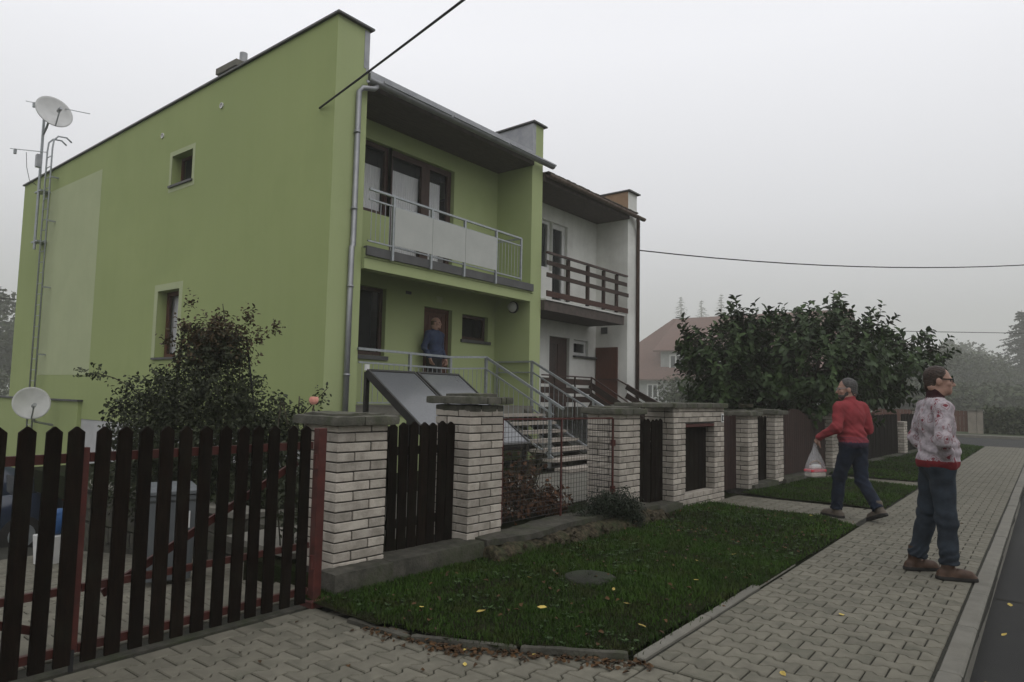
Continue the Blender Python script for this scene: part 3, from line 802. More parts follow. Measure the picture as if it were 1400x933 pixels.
# manhole cover on the lawn
m_manhole = M('mossy_manhole_concrete', (.030, .030, .023), (.014, .016, .010), rough=.95, scale=9, bump=.006, bscale=60, dirt=(.02, .035, .012), dirt_scale=7, dirt_amt=.7)
mh = thing('manhole_cover', 'round grey concrete manhole cover lying in the lawn', 'manhole cover', (4.92, 3.0, 0))
mb = MB(); mb.lathe([(0.0, .040), (.12, .044), (.19, .040), (.212, .030), (.215, -.05)], 28, (4.92, 3.0, 0)); mb.build('cover', m_manhole, mh, smooth=True)
mb = MB(); mb.lathe([(.225, .018), (.245, .020), (.25, -.05)], 28, (4.92, 3.0, 0)); mb.build('rim', m_manhole, mh, smooth=True)
# ================================================================== GREEN HOUSE
XS, XI, XR, XE = 6.68, 7.34, 12.10, 12.50       # side face, recess left, right pier inner face, right pier outer face
YF, YB, YE = 9.0, 10.0, 23.65
ZL, ZC = 1.27, 6.66                              # landing, recess ceiling
gh = thing('green_house', 'two storey lime green plastered house with recessed balcony and flat roof', 'house', (XS, YF, 0))
mats_h = [m_green, m_green3]
b = MB()
side_h = [(13.86-YF, 14.79-YF, 2.13, 3.53), (13.62-YF, 14.50-YF, 5.76, 6.40)]
def topz(y): return 7.69-(y-YF)*(.33/(YE-YF))
b2 = MB(); facade(b2, (XS, YF, 0), (0, 1, 0), (0, 0, 1), (-1, 0, 0), (0, YE-YF), (.72, 7.69), side_h, .30)
for i, p in enumerate(b2.v):
    if p[2] > 7.6: b2.v[i] = (p[0], p[1], topz(p[1]))
b.add(b2.v, b2.f, 0)
b.quad((XS, YE, .72), (XE, YE, .72), (XE, YE, 7.3), (XS, YE, topz(YE)), 0)
# left pier: front and inner faces; parapet return
b.quad((XS, YF, -.3), (XI, YF, -.3), (XI, YF, 7.69), (XS, YF, 7.69), 1)
b.quad((XI, YF, -.3), (XI, YB, -.3), (XI, YB, 7.0), (XI, YF, 7.0), 1)
b.build('wall', mats_h, gh)
b = MB(); b.quad((XI, YF+.002, 6.95), (XI, YE, 6.95), (XI, YE, topz(YE)), (XI, YF+.002, 7.69)); b.quad((XI+.004, YF-.002, 6.93), (XI-.05, YF-.004, 6.93), (XI-.05, YF-.004, 7.66), (XI+.004, YF-.002, 7.66))
b.box(XI-.10, XI+.012, YF-.006, YF+.1, 7.0, 7.665)
b.build('parapet_flashing', m_zinc, gh)
# recess back wall with its openings (plane y = YB)
door = (9.83, 10.66, ZL+.01, 3.272); swin = (10.985, 11.86, 2.69, 3.24); lwin = (7.95, 8.80, 2.19, 3.49)
uwin = (7.75, 10.62, 4.85, 6.30); 
holes = [(h[0]-XI, h[1]-XI, h[2], h[3]) for h in (door, swin, lwin)]
holes.append((uwin[0]-XI, 8.82-XI, 4.90, 6.30)); holes.append((8.82-XI, uwin[1]-XI, 4.06, 6.30))
b = MB(); facade(b, (XI, YB, 0), (1, 0, 0), (0, 0, 1), (0, -1, 0), (0, XR-XI), (-.3, ZC), holes, .16)
b.build('wall', m_green3, gh)
# right pier
b = MB()
b.quad((XR, YF, -.3), (XE, YF, -.3), (XE, YF, 7.66), (XR, YF, 7.66)); b.quad((XR, YB, -.3), (XR, YF, -.3), (XR, YF, 6.95), (XR, YB, 6.95))
b.quad((XE, YF, -.3), (XE, YB, -.3), (XE, YB, 7.0), (XE, YF, 7.0)); b.quad((XE-.005, YB, 6.5), (XE-.005, YE, 6.5), (XE-.005, YE, 7.3), (XE-.005, YF, 7.66))
b.build('wall', m_green3, gh)
b = MB(); b.box(XR-.006, XR+.11, YF-.006, YF+.06, 6.97, 7.655); b.quad((XR, YF, 6.9), (XR, YF+7, 6.9), (XR, YF+7, 7.5), (XR, YF, 7.655))
b.build('parapet_flashing', m_zinc, gh)
# window and door surrounds, pale panel on the side wall, white plinth
b = MB()
def ring(y0, y1, z0, z1, wd, x=XS-.004):
    for (a, c, d, e) in ((y0-wd, y1+wd, z1, z1+wd), (y0-wd, y0, z0-.02, z1), (y1, y1+wd, z0-.02, z1)):
        b.box(x, XS+.01, a, c, d, e)
ring(13.86, 14.79, 2.13, 3.53, .14); b.build('window_surround', m_green2, gh); b = MB(); ring(13.62, 14.50, 5.76, 6.40, .10)
b.box(XS-.004, XS+.01, 13.5, 14.6, 5.62, 5.74)
b.build('window_surround', m_green2, gh)
b = MB(); b.box(XS-.003, XS+.01, 18.1, 21.5, 1.78, 6.82); b.build('pale_panel', m_green2, gh)
b = MB(); b.box(XS+.015, XS+.3, YF, YE, -2.0, .72); b.box(XS+.2, XE, YE-.3, YE-.02, -2, .72); b.build('plinth', m_plinth, gh)
# parapet caps
b = MB()
def capbar(x0, x1, y0, z0, y1, z1, t=.035):
    b.add([(x0, y0, z0), (x1, y0, z0), (x1, y1, z1), (x0, y1, z1), (x0, y0, z0+t), (x1, y0, z0+t), (x1, y1, z1+t), (x0, y1, z1+t)],
          [(0, 3, 2, 1), (4, 5, 6, 7), (0, 1, 5, 4), (1, 2, 6, 5), (2, 3, 7, 6), (3, 0, 4, 7)])
capbar(XS-.05, XI+.06, YF-.07, 7.692, YE+.05, topz(YE)+.002)
capbar(XR-.05, XE+.07, YF-.07, 7.662, YE, 7.32)
b.build('parapet_cap', m_capmetal, gh)
# roof slab, eave, gutter
rf = MB(); rf.box(XI+.002, XR-.002, YF-.05, YE-.1, 6.76, 6.945); rf = rf.build('roof', m_capmetal, gh)
b = MB(); b.box(XI+.002, XR-.002, YF-.07, YF-.055, 6.80, 6.965); b.build('fascia', m_zinc, rf)
b = MB()
for k in range(12):
    y0 = YF-.05+k*.088; b.box(XI+.004, XR-.004, y0, y0+.083, ZC, ZC+.09)
b.build('soffit', m_soffit, gh)
gt = MB(); gp_ = []
for k in range(7): 
    t = math.pi*k/6; gp_.append((YF-.15-.072*math.cos(t), 6.76-.072*math.sin(t)))
def half_gutter(mb, x0, x1, pts, dz=0.0, th=.006):
    n = len(pts)
    vs = [(x0, a, z) for a, z in pts]+[(x1, a, z+dz) for a, z in pts]+[(x0, YF-.15+(a-YF+.15)*.9, z+.008) for a, z in pts]+[(x1, YF-.15+(a-YF+.15)*.9, z+.008+dz) for a, z in pts]
    fs = []
    for i in range(n-1): fs += [(i, i+n, i+n+1, i+1), (i+2*n, i+1+2*n, i+3*n+1, i+3*n)]
    fs += [(0, 2*n, 3*n, n), (n-1, 2*n-1, 4*n-1, 3*n-1)]
    mb.add(vs, fs)
half_gutter(gt, XI-.10, 12.70, gp_, .02)
gt = gt.build('gutter', m_zinc, rf, smooth=True)
b = MB()
for k in range(7): b.box(7.6+k*.72, 7.63+k*.72, YF-.235, YF-.05, 6.772, 6.785)
for k in range(3): b.box(7.5+k*1.75, 9.2+k*1.75, YF-.245, YF-.222, 6.765, 6.80)
b.build('gutter_bracket', m_zinc, rf)
b = MB(); b.tube([(7.42, YF-.15, 6.70), (7.36, YF-.15, 6.63), (7.18, YF-.08, 6.60), (7.12, YF-.055, 6.52), (7.115, YF-.055, 3.9), (7.09, YF-.055, 3.88), (7.085, YF-.055, .2)], .047, 12)
for zz in (1.75, 3.2, 4.5, 5.8): b.tube([(7.09+.02*(zz > 3.9), YF-.055, zz), (7.09+.02*(zz > 3.9), YF-.055, zz+.04)], .056, 12); b.box(7.08, 7.12, YF-.05, YF+.01, zz+.01, zz+.03)
b.build('downpipe', m_zinc, gh, smooth=True)

def window(parent, frame_rects, panes, y, depth=.07, fm=None, curtain=None, dark=True):
    """frame_rects / panes: (x0,x1,z0,z1) on a plane facing -Y at depth y"""
    f = MB()
    for r in frame_rects: f.box(r[0], r[1], y, y+depth, r[2], r[3])
    f = f.build('window', fm or m_winframe, parent)
    for r in panes: MB().box(r[0], r[1], y+depth*.45, y+depth*.6, r[2], r[3]).build('pane', m_glass, f)
    for r in (curtain or []): 
        c = MB(); n = max(4, int((r[1]-r[0])/.03))
        for k in range(n):
            xa = r[0]+(r[1]-r[0])*k/n; xb = r[0]+(r[1]-r[0])*(k+1)/n
            c.quad((xa, y+.13+.012*(k % 2), r[2]), (xb, y+.13+.012*((k+1) % 2), r[2]), (xb, y+.13+.012*((k+1) % 2), r[3]), (xa, y+.13+.012*(k % 2), r[3]))
        c.build('curtain', m_curtain, f)
    xs = [r[0] for r in frame_rects]+[r[1] for r in frame_rects]; zs = [r[2] for r in frame_rects]+[r[3] for r in frame_rects]
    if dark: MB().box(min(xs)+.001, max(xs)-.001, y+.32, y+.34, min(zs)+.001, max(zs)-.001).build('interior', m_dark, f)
    return f
def frame4(x0, x1, z0, z1, t): return [(x0, x1, z1-t, z1), (x0, x1, z0, z0+t), (x0, x0+t, z0+t, z1-t), (x1-t, x1, z0+t, z1-t)]
yw = YB+.10
# upper balcony window (left) and glazed doors
window(gh, frame4(7.752, 8.818, 4.902, 6.299, .085), [(7.837, 8.733, 4.987, 6.214)], yw, curtain=[(7.80, 8.75, 4.95, 5.90)])
window(gh, frame4(8.822, 9.86, 4.062, 6.299, .12), [(8.942, 9.74, 4.182, 6.179)], yw, curtain=[(8.95, 9.78, 4.1, 5.95)])
window(gh, frame4(9.862, 10.618, 4.062, 6.299, .11), [(9.972, 10.508, 4.172, 6.189)], yw, curtain=[(9.95, 10.42, 4.1, 5.98)])
# left ground floor window, small window
w1 = window(gh, frame4(7.952, 8.798, 2.192, 3.488, .07), [(8.022, 8.728, 2.262, 3.418)], yw)
w2 = window(gh, frame4(10.987, 11.858, 2.692, 3.238, .07), [(11.057, 11.788, 2.762, 3.168)], yw)
b = MB(); b.box(7.9, 8.86, YB-.05, YB+.1, 2.11, 2.185); b.box(10.94, 11.93, YB-.04, YB+.1, 2.62, 2.685); b.build('sill', m_capmetal, gh)
# entrance door
d = MB(); d.box(9.832, 9.91, yw, yw+.06, ZL+.012, 3.27); d.box(10.58, 10.658, yw, yw+.06, ZL+.012, 3.27); d.box(9.91, 10.58, yw, yw+.06, 3.19, 3.27)
d = d.build('door', m_brownwood, gh)
lf_ = MB()
lf_.box(9.912, 10.578, yw+.02, yw+.05, ZL+.02, 3.188)
lf_.build('door_leaf', m_brownwood, d)
for k in range(5):
    xx = 9.93+k*.13
    MB().box(xx, xx+.118, yw+.008, yw+.0195, ZL+.10+(.9 if k in (1, 2, 3) else 0)*0, 3.12).build('board', m_brownwood, d)
MB().box(9.95, 9.98, yw-.04, yw+.006, 2.25, 2.40).build('handle', m_galv, d)
# lamp, number plate, vent
lp = MB(); lp.lathe([(0.0, .16), (.05, .15), (.095, .10), (.115, .03), (.115, 0)], 16, (XR-.01, 9.45, 3.47), axis=Vector((-1, 0, 0)))
lp = lp.build('wall_lamp', M('milk_glass', (.55, .56, .56), (.5, .5, .5), rough=.3), gh, smooth=True)
b = MB(); b.lathe([(.118, .05), (.135, .045), (.135, 0)], 16, (XR-.001, 9.45, 3.47), axis=Vector((-1, 0, 0))); b.build('lamp_ring', m_dark, lp)
MB().box(10.16, 10.34, YB-.012, YB-.001, 3.40, 3.52).build('number_plate', m_green2, gh)
MB().box(9.30, 9.44, YB-.02, YB-.001, 3.46, 3.52).build('vent', m_capmetal, gh)
# side windows: red-brown frames set deep in the reveal
def side_window(y0, y1, z0, z1, t):
    x = XS+.20
    f = MB(); f.box(x, x+.06, y0+.001, y1-.001, z0+.001, z0+t); f.box(x, x+.06, y0+.001, y1-.001, z1-t, z1-.001)
    f.box(x, x+.06, y0+.001, y0+t, z0+t, z1-t); f.box(x, x+.06, y1-t, y1-.001, z0+t, z1-t)
    if t > .06: f.box(x-.015, x+.05, (y0+y1)/2-.2, (y0+y1)/2-.12, z0+t, z1-t)
    f = f.build('window', m_brownwood, gh)
    MB().box(x+.02, x+.03, y0+t, y1-t, z0+t, z1-t).build('pane', m_glass, f)
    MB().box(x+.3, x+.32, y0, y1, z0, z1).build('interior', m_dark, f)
    if t > .06:
        c = MB()
        for k in range(18): c.quad((x+.12+.01*(k % 2), y0+(y1-y0)*k/18, z0+.03), (x+.12+.01*((k+1) % 2), y0+(y1-y0)*(k+1)/18, z0+.03), (x+.12+.01*((k+1) % 2), y0+(y1-y0)*(k+1)/18, z1-.03), (x+.12+.01*(k % 2), y0+(y1-y0)*k/18, z1-.03))
        c.build('curtain', m_curtain, f)
    s = MB(); s.box(XS-.045, XS+.2, y0-.05, y1+.06, z0-.045, z0-.002); s.build('sill', m_capmetal, gh)
side_window(13.86, 14.79, 2.13, 3.53, .085); side_window(13.62, 14.50, 5.76, 6.40, .05)
for (y, z) in ((12.57, 7.03), (15.0, 6.965)):
    v = MB(); v.lathe([(.0, .006), (.045, .006), (.045, .022), (.06, .022), (.06, 0)], 14, (XS+.0, y, z), axis=Vector((-1, 0, 0))); v.build('vent_pipe', m_whiteframe, gh)
# low annex wall at the rear
b = MB(); b.box(6.60, XS+.014, 18.4, 32, -2, 1.13); b.build('annex_wall', m_green, gh)
b = MB(); b.box(6.55, XS-.001, 18.33, 32.1, 1.132, 1.175); b.build('annex_coping', m_capmetal, gh)
# balcony slab
b = MB(); b.box(XI+.002, XR-.002, YF-.10, YB-.002, 3.745, 3.93); b.build('balcony_slab', m_green3, gh)
b = MB(); b.box(XI+.003, XR-.10, YF-.08, YF+.12, 3.56, 3.743); b.build('balcony_beam', m_green3, gh)
b = MB(); b.box(XI-.0, XR-.12+.05, YF-.145, YF-.102, 3.78, 3.90); b.box(XI, XR-.07, YF-.145, YF-.05, 3.901, 3.935); b.build('balcony_edge', m_capmetal, gh)
# balcony railing
YRb = YF-.15
rl = MB(); rl.bar((XI, YRb, 4.895), (11.54, YRb, 4.86), .045, .035); rl.bar((XI, YRb, 4.72), (11.54, YRb, 4.70), .03, .025)
rl.bar((XI, YRb, 4.015), (11.54, YRb, 3.99), .03, .025); rl.bar((11.54, YRb, 4.86), (11.54, YB-.4, 4.86), .04, .035); rl.bar((11.54, YRb, 4.0), (11.54, YF-.02, 4.0), .03, .025)
rl = rl.build('balcony_railing', m_galv, gh)
for xx in (7.885, 8.82, 9.725, 10.69): MB().bar((xx, YRb-.005, 3.76), (xx, YRb-.005, 4.88), .045, .045, up=(0, 1, 0)).build('post', m_galv, rl)
MB().bar((11.54, YRb, 3.95), (11.54, YRb, 4.86), .04, .04, up=(0, 1, 0)).build('post', m_galv, rl)
for k in range(5):
    xx = 7.40+k*.10; MB().tube([(xx, YRb, 4.01), (xx, YRb, 4.72)], .006, 6).build('baluster', m_galv, rl)
for k in range(7):
    xx = 10.79+k*.105; MB().tube([(xx, YRb, 4.0), (xx, YRb, 4.71)], .006, 6).build('baluster', m_galv, rl)
m_panel = M('frosted_panel', (.43, .44, .41), (.38, .39, .365), rough=.35, scale=2)
for (a, c) in ((7.90, 8.816), (8.824, 9.721), (9.729, 10.67)): MB().box(a, c, YRb-.036, YRb-.028, 4.03, 4.70).build('panel', m_panel, rl)
# entrance landing, its railing, the stairs
b = MB(); b.box(XI+.002, XR-.002, YF+.0, YB-.002, 1.10, ZL); b.box(10.45, XR-.002, YF-.15, YF-.002, 1.10, ZL); b.build('landing', m_kerb, gh)
b = MB(); b.box(XI+.01, 10.4, YF+.03, YF+.2, -.3, 1.098); b.build('landing_wall', m_green3, gh)
lr = MB(); yl = YF-.03
lr.bar((XI-.02, yl, 2.215), (9.55, yl, 2.195), .045, .04); lr.bar((XI, yl, 1.99), (9.55, yl, 1.975), .03, .03)
lr.bar((9.55, yl, 2.195), (10.5, YF-.12, 2.245), .045, .04); lr.bar((9.55, yl, 1.975), (10.5, YF-.12, 2.02), .03, .03)
lr.bar((XI, yl, 1.32), (10.5, yl-.02, 1.33), .025, .025)
lr2 = MB(); lr2.bar((12.05, YB-.1, 2.235), (12.05, YF-.12, 2.235), .045, .04); lr2.bar((12.05, YB-.1, 2.0), (12.05, YF-.12, 2.0), .03, .03); lr2.bar((12.05, YB-.14, 1.2), (12.05, YB-.14, 2.235), .04, .04, up=(0, 1, 0)); lr2.build('landing_railing', m_galv, gh)
lr = lr.build('landing_railing', m_galv, gh)
for (xx, yy) in ((8.50, yl), (9.55, yl)): MB().bar((xx, yy, 1.1), (xx, yy, 2.19), .05, .05, up=(0, 1, 0)).build('post', m_galv, lr)
k = 0; xx = XI+.08
while xx < 10.45:
    yy = yl if xx < 9.55 else yl-.09*(xx-9.55)/.95
    MB().tube([(xx, yy, 1.32), (xx, yy, 1.98)], .006, 6).build('baluster', m_galv, lr); xx += .118
Y0, Y1, ZT0, ZT1 = YF-.12, 7.22, 2.24, 1.375
for xx in (10.5, 12.05):
    s = MB()
    s.bar((xx, Y0, ZT0), (xx, 7.0, ZT0+(ZT1-ZT0)*(Y0-7.0)/(Y0-Y1)), .045, .045); s.bar((xx, Y0, ZT0-.23), (xx, Y1, ZT1-.23), .03, .03)
    s.bar((xx, Y0, ZT0-1.02), (xx, Y1, ZT1-1.02), .035, .035)
    s = s.build('stair_railing', m_galv, gh)
    for yy in (Y0, 7.3): 
        zz = ZT0+(ZT1-ZT0)*(Y0-yy)/(Y0-Y1); MB().bar((xx, yy, zz-1.25), (xx, yy, zz), .05, .05, up=(0, 1, 0)).build('post', m_galv, s)
    n = 14
    for k in range(1, n):
        yy = Y0+(Y1-Y0)*k/n; zz = ZT0+(ZT1-ZT0)*k/n; MB().tube([(xx, yy, zz-1.0), (xx, yy, zz-.24)], .006, 6).build('baluster', m_galv, s)
m_step = M('stair_slab', (.40, .36, .31), (.30, .27, .235), rough=.9, scale=5, bump=.003, bscale=100, rand=.06)
for k in range(7):
    y1 = YF-.15-k*.285; z = ZL-.155*(k+1)
    V, Fq = rough_box(10.45, 12.1, y1-.33, y1+.02, z-.06, z, cell=.12, amp=.004, seed=200+k, rnd=.012)
    mesh_np('step', V, Fq, m_step, gh, smooth=True, center=V.mean(0))
for xx in (10.75, 11.75):
    s = MB(); s.add([(xx, 8.85, .95), (xx+.1, 8.85, .95), (xx+.1, 6.9, -.25), (xx, 6.9, -.25), (xx, 8.85, 1.2), (xx+.1, 8.85, 1.2), (xx+.1, 6.9, .05), (xx, 6.9, .05)], [(0, 1, 2, 3), (7, 6, 5, 4), (0, 4, 5, 1), (1, 5, 6, 2), (2, 6, 7, 3), (3, 7, 4, 0)])
    s.build('stair_stringer', m_conc, gh)
# chimney on the roof
ch = MB(); ch.box(7.66, 8.24, 13.9, 14.55, 6.9, 8.60); ch = ch.build('chimney', m_plinth, gh)
MB().box(7.6, 8.3, 13.8, 14.66, 8.602, 8.74).build('chimney_cap', m_kerb, ch)
MB().tube([(7.85, 13.95, 8.73), (7.85, 13.95, 9.0)], .085, 14).build('flue', m_zinc, ch)

# ================================================================== WHITE HOUSE
WI, WE = 16.565, 17.07
wh = thing('white_house', 'grey white neighbouring house half with dark wooden balcony and rusty eaves', 'house', (XE, YF, 0))
door2 = (14.30, 15.23, ZL-.05, 3.03); win2 = (15.43, 16.17, 2.59, 3.02); up2a = (13.2, 14.35, 4.7, 6.0); up2b = (14.36, 15.06, 3.75, 6.0)
hl = [(h[0]-XE, h[1]-XE, h[2], h[3]) for h in (door2, win2, up2a, up2b)]
b = MB(); facade(b, (XE+.006, YB, 0), (1, 0, 0), (0, 0, 1), (0, -1, 0), (0, WI-XE), (-.3, 6.5), hl, .14)
b.quad((WI, YB, -.3), (WI, YF, -.3), (WI, YF, 6.5), (WI, YB, 6.5))
b.quad((WI, YF, -.3), (WE, YF, -.3), (WE, YF, 7.19), (WI, YF, 7.19)); b.quad((WE, YF, -.3), (WE, YE, -.3), (WE, YE, 7.0), (WE, YF, 7.19))
b.quad((XE, YE, -1), (WE, YE, -1), (WE, YE, 7), (XE, YE, 7))
b.build('wall', m_white, wh)
b = MB(); b.box(WI-.02, WI-.002, YF+.0, YF+6, 6.4, 7.18); b.build('parapet_side', M('peach_plaster', (.33, .22, .14), (.26, .165, .10), scale=4, bump=.004), wh)
b = MB(); capbar(WI-.06, WE+.08, YF-.08, 7.192, YE, 7.05); b.build('parapet_cap', m_capmetal, wh)
m_tile = M('dark_roof_tile', (.10, .075, .06), (.055, .045, .038), rough=.9, scale=8, dirt=(.05, .06, .03), dirt_scale=4, dirt_amt=.7, rand=.15)
rf2 = MB(); rf2.box(XE+.01, WI-.004, YF-.05, YE-.2, 6.45, 6.60); rf2 = rf2.build('roof', m_tile, wh)
for k in range(34):
    xx = XE+.02+k*.128
    o = MB().box(xx, xx+.118, YF-.16, YF+.3, 6.595, 6.625).build('tile', m_tile, rf2); o.rotation_euler = (random.uniform(-.02, .05), 0, random.uniform(-.02, .02))
gp2_ = [(a+.0, z-.21) for a, z in gp_]
g2 = MB(); half_gutter(g2, XE+.01, 17.22, gp2_, -.03); g2.build('gutter', M('rusty_gutter', (.15, .115, .09), (.09, .06, .045), rough=.7, scale=10), rf2, smooth=True)
b = MB(); b.box(XE+.01, WI-.004, YF-.055, YB, 6.40, 6.449); b.build('soffit', m_soffit, wh)
m_bpipe = M('brown_downpipe', (.085, .05, .038), (.055, .034, .026), rough=.5, scale=6)
b = MB(); b.tube([(16.85, YF-.15, 6.44), (16.92, YF-.13, 6.36), (17.03, YF-.07, 6.18), (17.06, YF-.055, 5.95), (17.06, YF-.055, .2)], .05, 12); b.build('downpipe', m_bpipe, wh, smooth=True)
yw2 = YB+.08
window(wh, frame4(13.202, 14.348, 4.702, 5.998, .09), [(13.29, 14.26, 4.79, 5.91)], yw2, fm=m_whiteframe)
window(wh, frame4(14.362, 15.058, 3.752, 5.998, .13), [(14.492, 14.928, 3.88, 5.87)], yw2, fm=m_whiteframe)
window(wh, frame4(15.432, 16.168, 2.592, 3.018, .09), [(15.52, 16.08, 2.68, 2.93)], yw2, fm=m_whiteframe)
b = MB(); b.box(15.4, 16.55, YB-.09, YB+.07, 2.54, 2.588); b.build('sill', m_capmetal, wh)
d = MB(); d.box(14.302, 15.228, yw2, yw2+.06, ZL-.04, 3.028); d = d.build('door', m_winframe, wh)
for k in range(2): MB().box(14.42+k*.36, 14.68+k*.36, yw2-.012, yw2-.001, 1.75, 2.85).build('panel', m_glass if k == 0 else m_winframe, d)
b = MB(); b.box(WI-.05, WI-.008, 9.28, 9.96, 1.3, 2.865); b.build('door_leaf', m_brownwood, wh)
b = MB(); b.box(WI-.02, WI-.004, 9.62, 9.82, 3.25, 3.43); b.build('plaque', m_capmetal, wh)
b = MB(); b.box(XE+.01, 16.2, YF-.10, YB-.002, 3.43, 3.66); b.build('balcony_slab', m_soffit, wh)
b = MB(); b.box(XE+.01, 16.22, YF-.13, YB-.1, 3.662, 3.70); b.build('balcony_edge', m_white, wh)
br = MB(); br.bar((XE+.01, YF-.15, 4.74), (16.25, YF-.15, 4.74), .07, .045); br = br.build('balcony_railing', m_winframe, wh)
m_rboard = M('weathered_brown_board', (.055, .033, .025), (.03, .02, .016), rough=.8, scale=5, stretch=(1, 6, 6), rand=.15)
m_lowboard = M('faded_brown_board', (.080, .038, .028), (.045, .023, .018), rough=.8, scale=5, stretch=(1, 6, 6))
for (z0, z1, x1, mm) in ((4.46, 4.56, 16.24, m_rboard), (4.18, 4.28, 16.33, m_rboard), (3.74, 3.87, 16.3, m_lowboard)): MB().box(XE+.01, x1, YF-.165, YF-.14, z0, z1).build('board', mm, br)
for xx in (13.4, 14.28, 15.05, 15.72): MB().box(xx, xx+.09, YF-.138, YF-.075, 3.72, 4.715).build('post', m_rboard, br)
# porch: landing, dark boards, stairs with rails
b = MB(); b.box(XE+.01, WI-.002, YF, YB-.002, 1.0, ZL-.05); b.build('landing', m_conc, wh)
pr = MB(); pr.bar((XE+.02, YF-.06, 1.965), (14.62, YF-.06, 1.965), .04, .03); pr.bar((14.62, YF-.06, 1.975), (14.62, 7.2, .97), .04, .03); pr2 = MB(); pr2.bar((16.5, YF+.27, 1.98), (16.5, 7.4, 1.06), .04, .03); pr2.bar((16.5, YB-.1, 1.98), (16.5, YF+.27, 1.98), .04, .03); pr2.build('porch_railing', m_winframe, wh)
pr = pr.build('porch_railing', m_winframe, wh)
for zz in (1.35, 1.56, 1.77): MB().box(XE+.02, 14.6, YF-.05, YF-.03, zz, zz+.14).build('board', m_rboard, pr)
for xx in (13.0, 13.85, 14.6): MB().box(xx, xx+.04, YF-.08, YF-.052, .9, 1.96).build('post', m_rboard, pr)
for xx in (14.62, 16.5):
    for dz in (.16, .40, .64):
        MB().bar((xx+.03, YF, 1.95-dz), (xx+.03, 7.3, 1.0-dz), .02, .15).build('board', m_rboard, pr)
for k in range(7):
    V, Fq = rough_box(14.66, 16.46, YF-.30-k*.26, YF-.26*k+.02, ZL-.2-.16*(k+1)+.09, ZL-.16*(k+1)-.05, cell=.2, amp=.004, seed=240+k, rnd=.012)
    mesh_np('step', V, Fq, m_step, wh, smooth=True, center=V.mean(0))

# ================================================================== roof ladder, aerials, dishes
t = thing('roof_ladder', 'thin galvanised ladder fixed up the pale panel of the green side wall', 'ladder', (6.5, 21.3, -1))
for yy in (21.05, 21.42):
    MB().tube([(6.50, yy, -.9), (6.50, yy, 7.9), (6.52, yy, 8.15), (6.62, yy, 8.28), (6.82, yy, 8.30), (6.95, yy, 8.2)], .022, 7).build('stile', m_galv, t, smooth=True)
for k in range(30): MB().tube([(6.50, 21.05, -.7+.29*k), (6.50, 21.42, -.7+.29*k)], .012, 6).build('rung', m_galv, t)
for zz in (2.3, 4.1, 5.9, 7.1): MB().box(6.49, 6.70, 20.98, 21.02, zz, zz+.04).build('bracket', m_galv, t)
t = thing('aerial_mast', 'grey roof mast carrying two thin rod aerials beside the ladder', 'aerial', (6.45, 21.7, 5.0))
MB().tube([(6.45, 21.7, 5.2), (6.45, 21.7, 8.9)], .035, 10).build('mast', m_galv, t)
for zz in (5.4, 6.8): MB().box(6.43, 6.70, 21.5, 21.95, zz, zz+.04).build('bracket', m_galv, t)
MB().box(6.30, 6.40, 21.5, 21.66, 7.45, 7.8).build('junction_box', m_zinc, t)
def aerial(p0, p1, n=5):
    a = MB(); a.tube([p0, p1], .012, 6)
    a = a.build('aerial', m_galv, t)
    p0, p1 = Vector(p0), Vector(p1)
    e = MB(); q = p0.lerp(p1, .15); e.box(q.x-.03, q.x+.03, q.y-.05, q.y+.05, q.z-.14, q.z); e.build('dipole', m_galv, a)
aerial((6.3, 23.86, 8.44), (6.45, 21.35, 7.85)); aerial((6.8, 24.6, 10.25), (6.8, 19.5, 8.60))
MB().tube([(6.32, 22.5, 8.05), (6.33, 22.4, 7.6), (6.36, 22.2, 7.2), (6.42, 21.8, 7.0)], .008, 5).build('cable', m_dark, t)
m_dish = M('dish_paint', (.58, .58, .57), (.50, .50, .49), rough=.5, scale=3)
def dish(label, c, axis, r, pole):
    axis = Vector(axis).normalized(); c = Vector(c)
    t = thing('satellite_dish', label, 'satellite dish', c, 0, 'satellite dishes on the green house')
    prof = [(r*k/10, .22*r*(k/10)**2) for k in range(0, 11)]
    prof2 = [(r, .22*r-.012)]+[(r*k/10, .22*r*(k/10)**2-.02) for k in range(10, -1, -1)]
    mb = MB(); mb.lathe(prof+prof2, 40, c, axis=axis); mb.build('reflector', m_dish, t, smooth=True)
    Rm = axis.to_track_quat('Z', 'Y').to_matrix()
    # the arm rises from the lower rim to the receiver
    dn = Vector((0, 0, -1)); dn = (dn-axis*dn.dot(axis)).normalized()
    a0 = c+dn*r*.98+axis*.2*r; a1 = c+dn*r*.28+axis*r*.95
    MB().tube([a0, a1], .018, 7).build('feed_arm', m_galv, t)
    MB().tube([a1+axis*.06, a1-axis*.12], .045, 10).build('receiver', m_zinc, t)
    MB().tube(pole, .03, 8).build('pole', m_galv, t)
    return t
_ax = Vector((-.25, -.93, .28))
dish('large white satellite dish on the roof mast above the ladder', (6.5, 21.22, 8.93), (.05, -.93, .30), .46, [(6.5, 21.3, 9.0), (6.48, 21.55, 8.6), (6.45, 21.7, 8.4)])
dish('white satellite dish low on the annex wall, just above the gate pickets', (6.0, 19.6, 1.05), (-.12, -.95, .22), .40, [(6.0, 19.7, 1.0), (6.2, 19.9, .6), (6.62, 19.9, .5)])

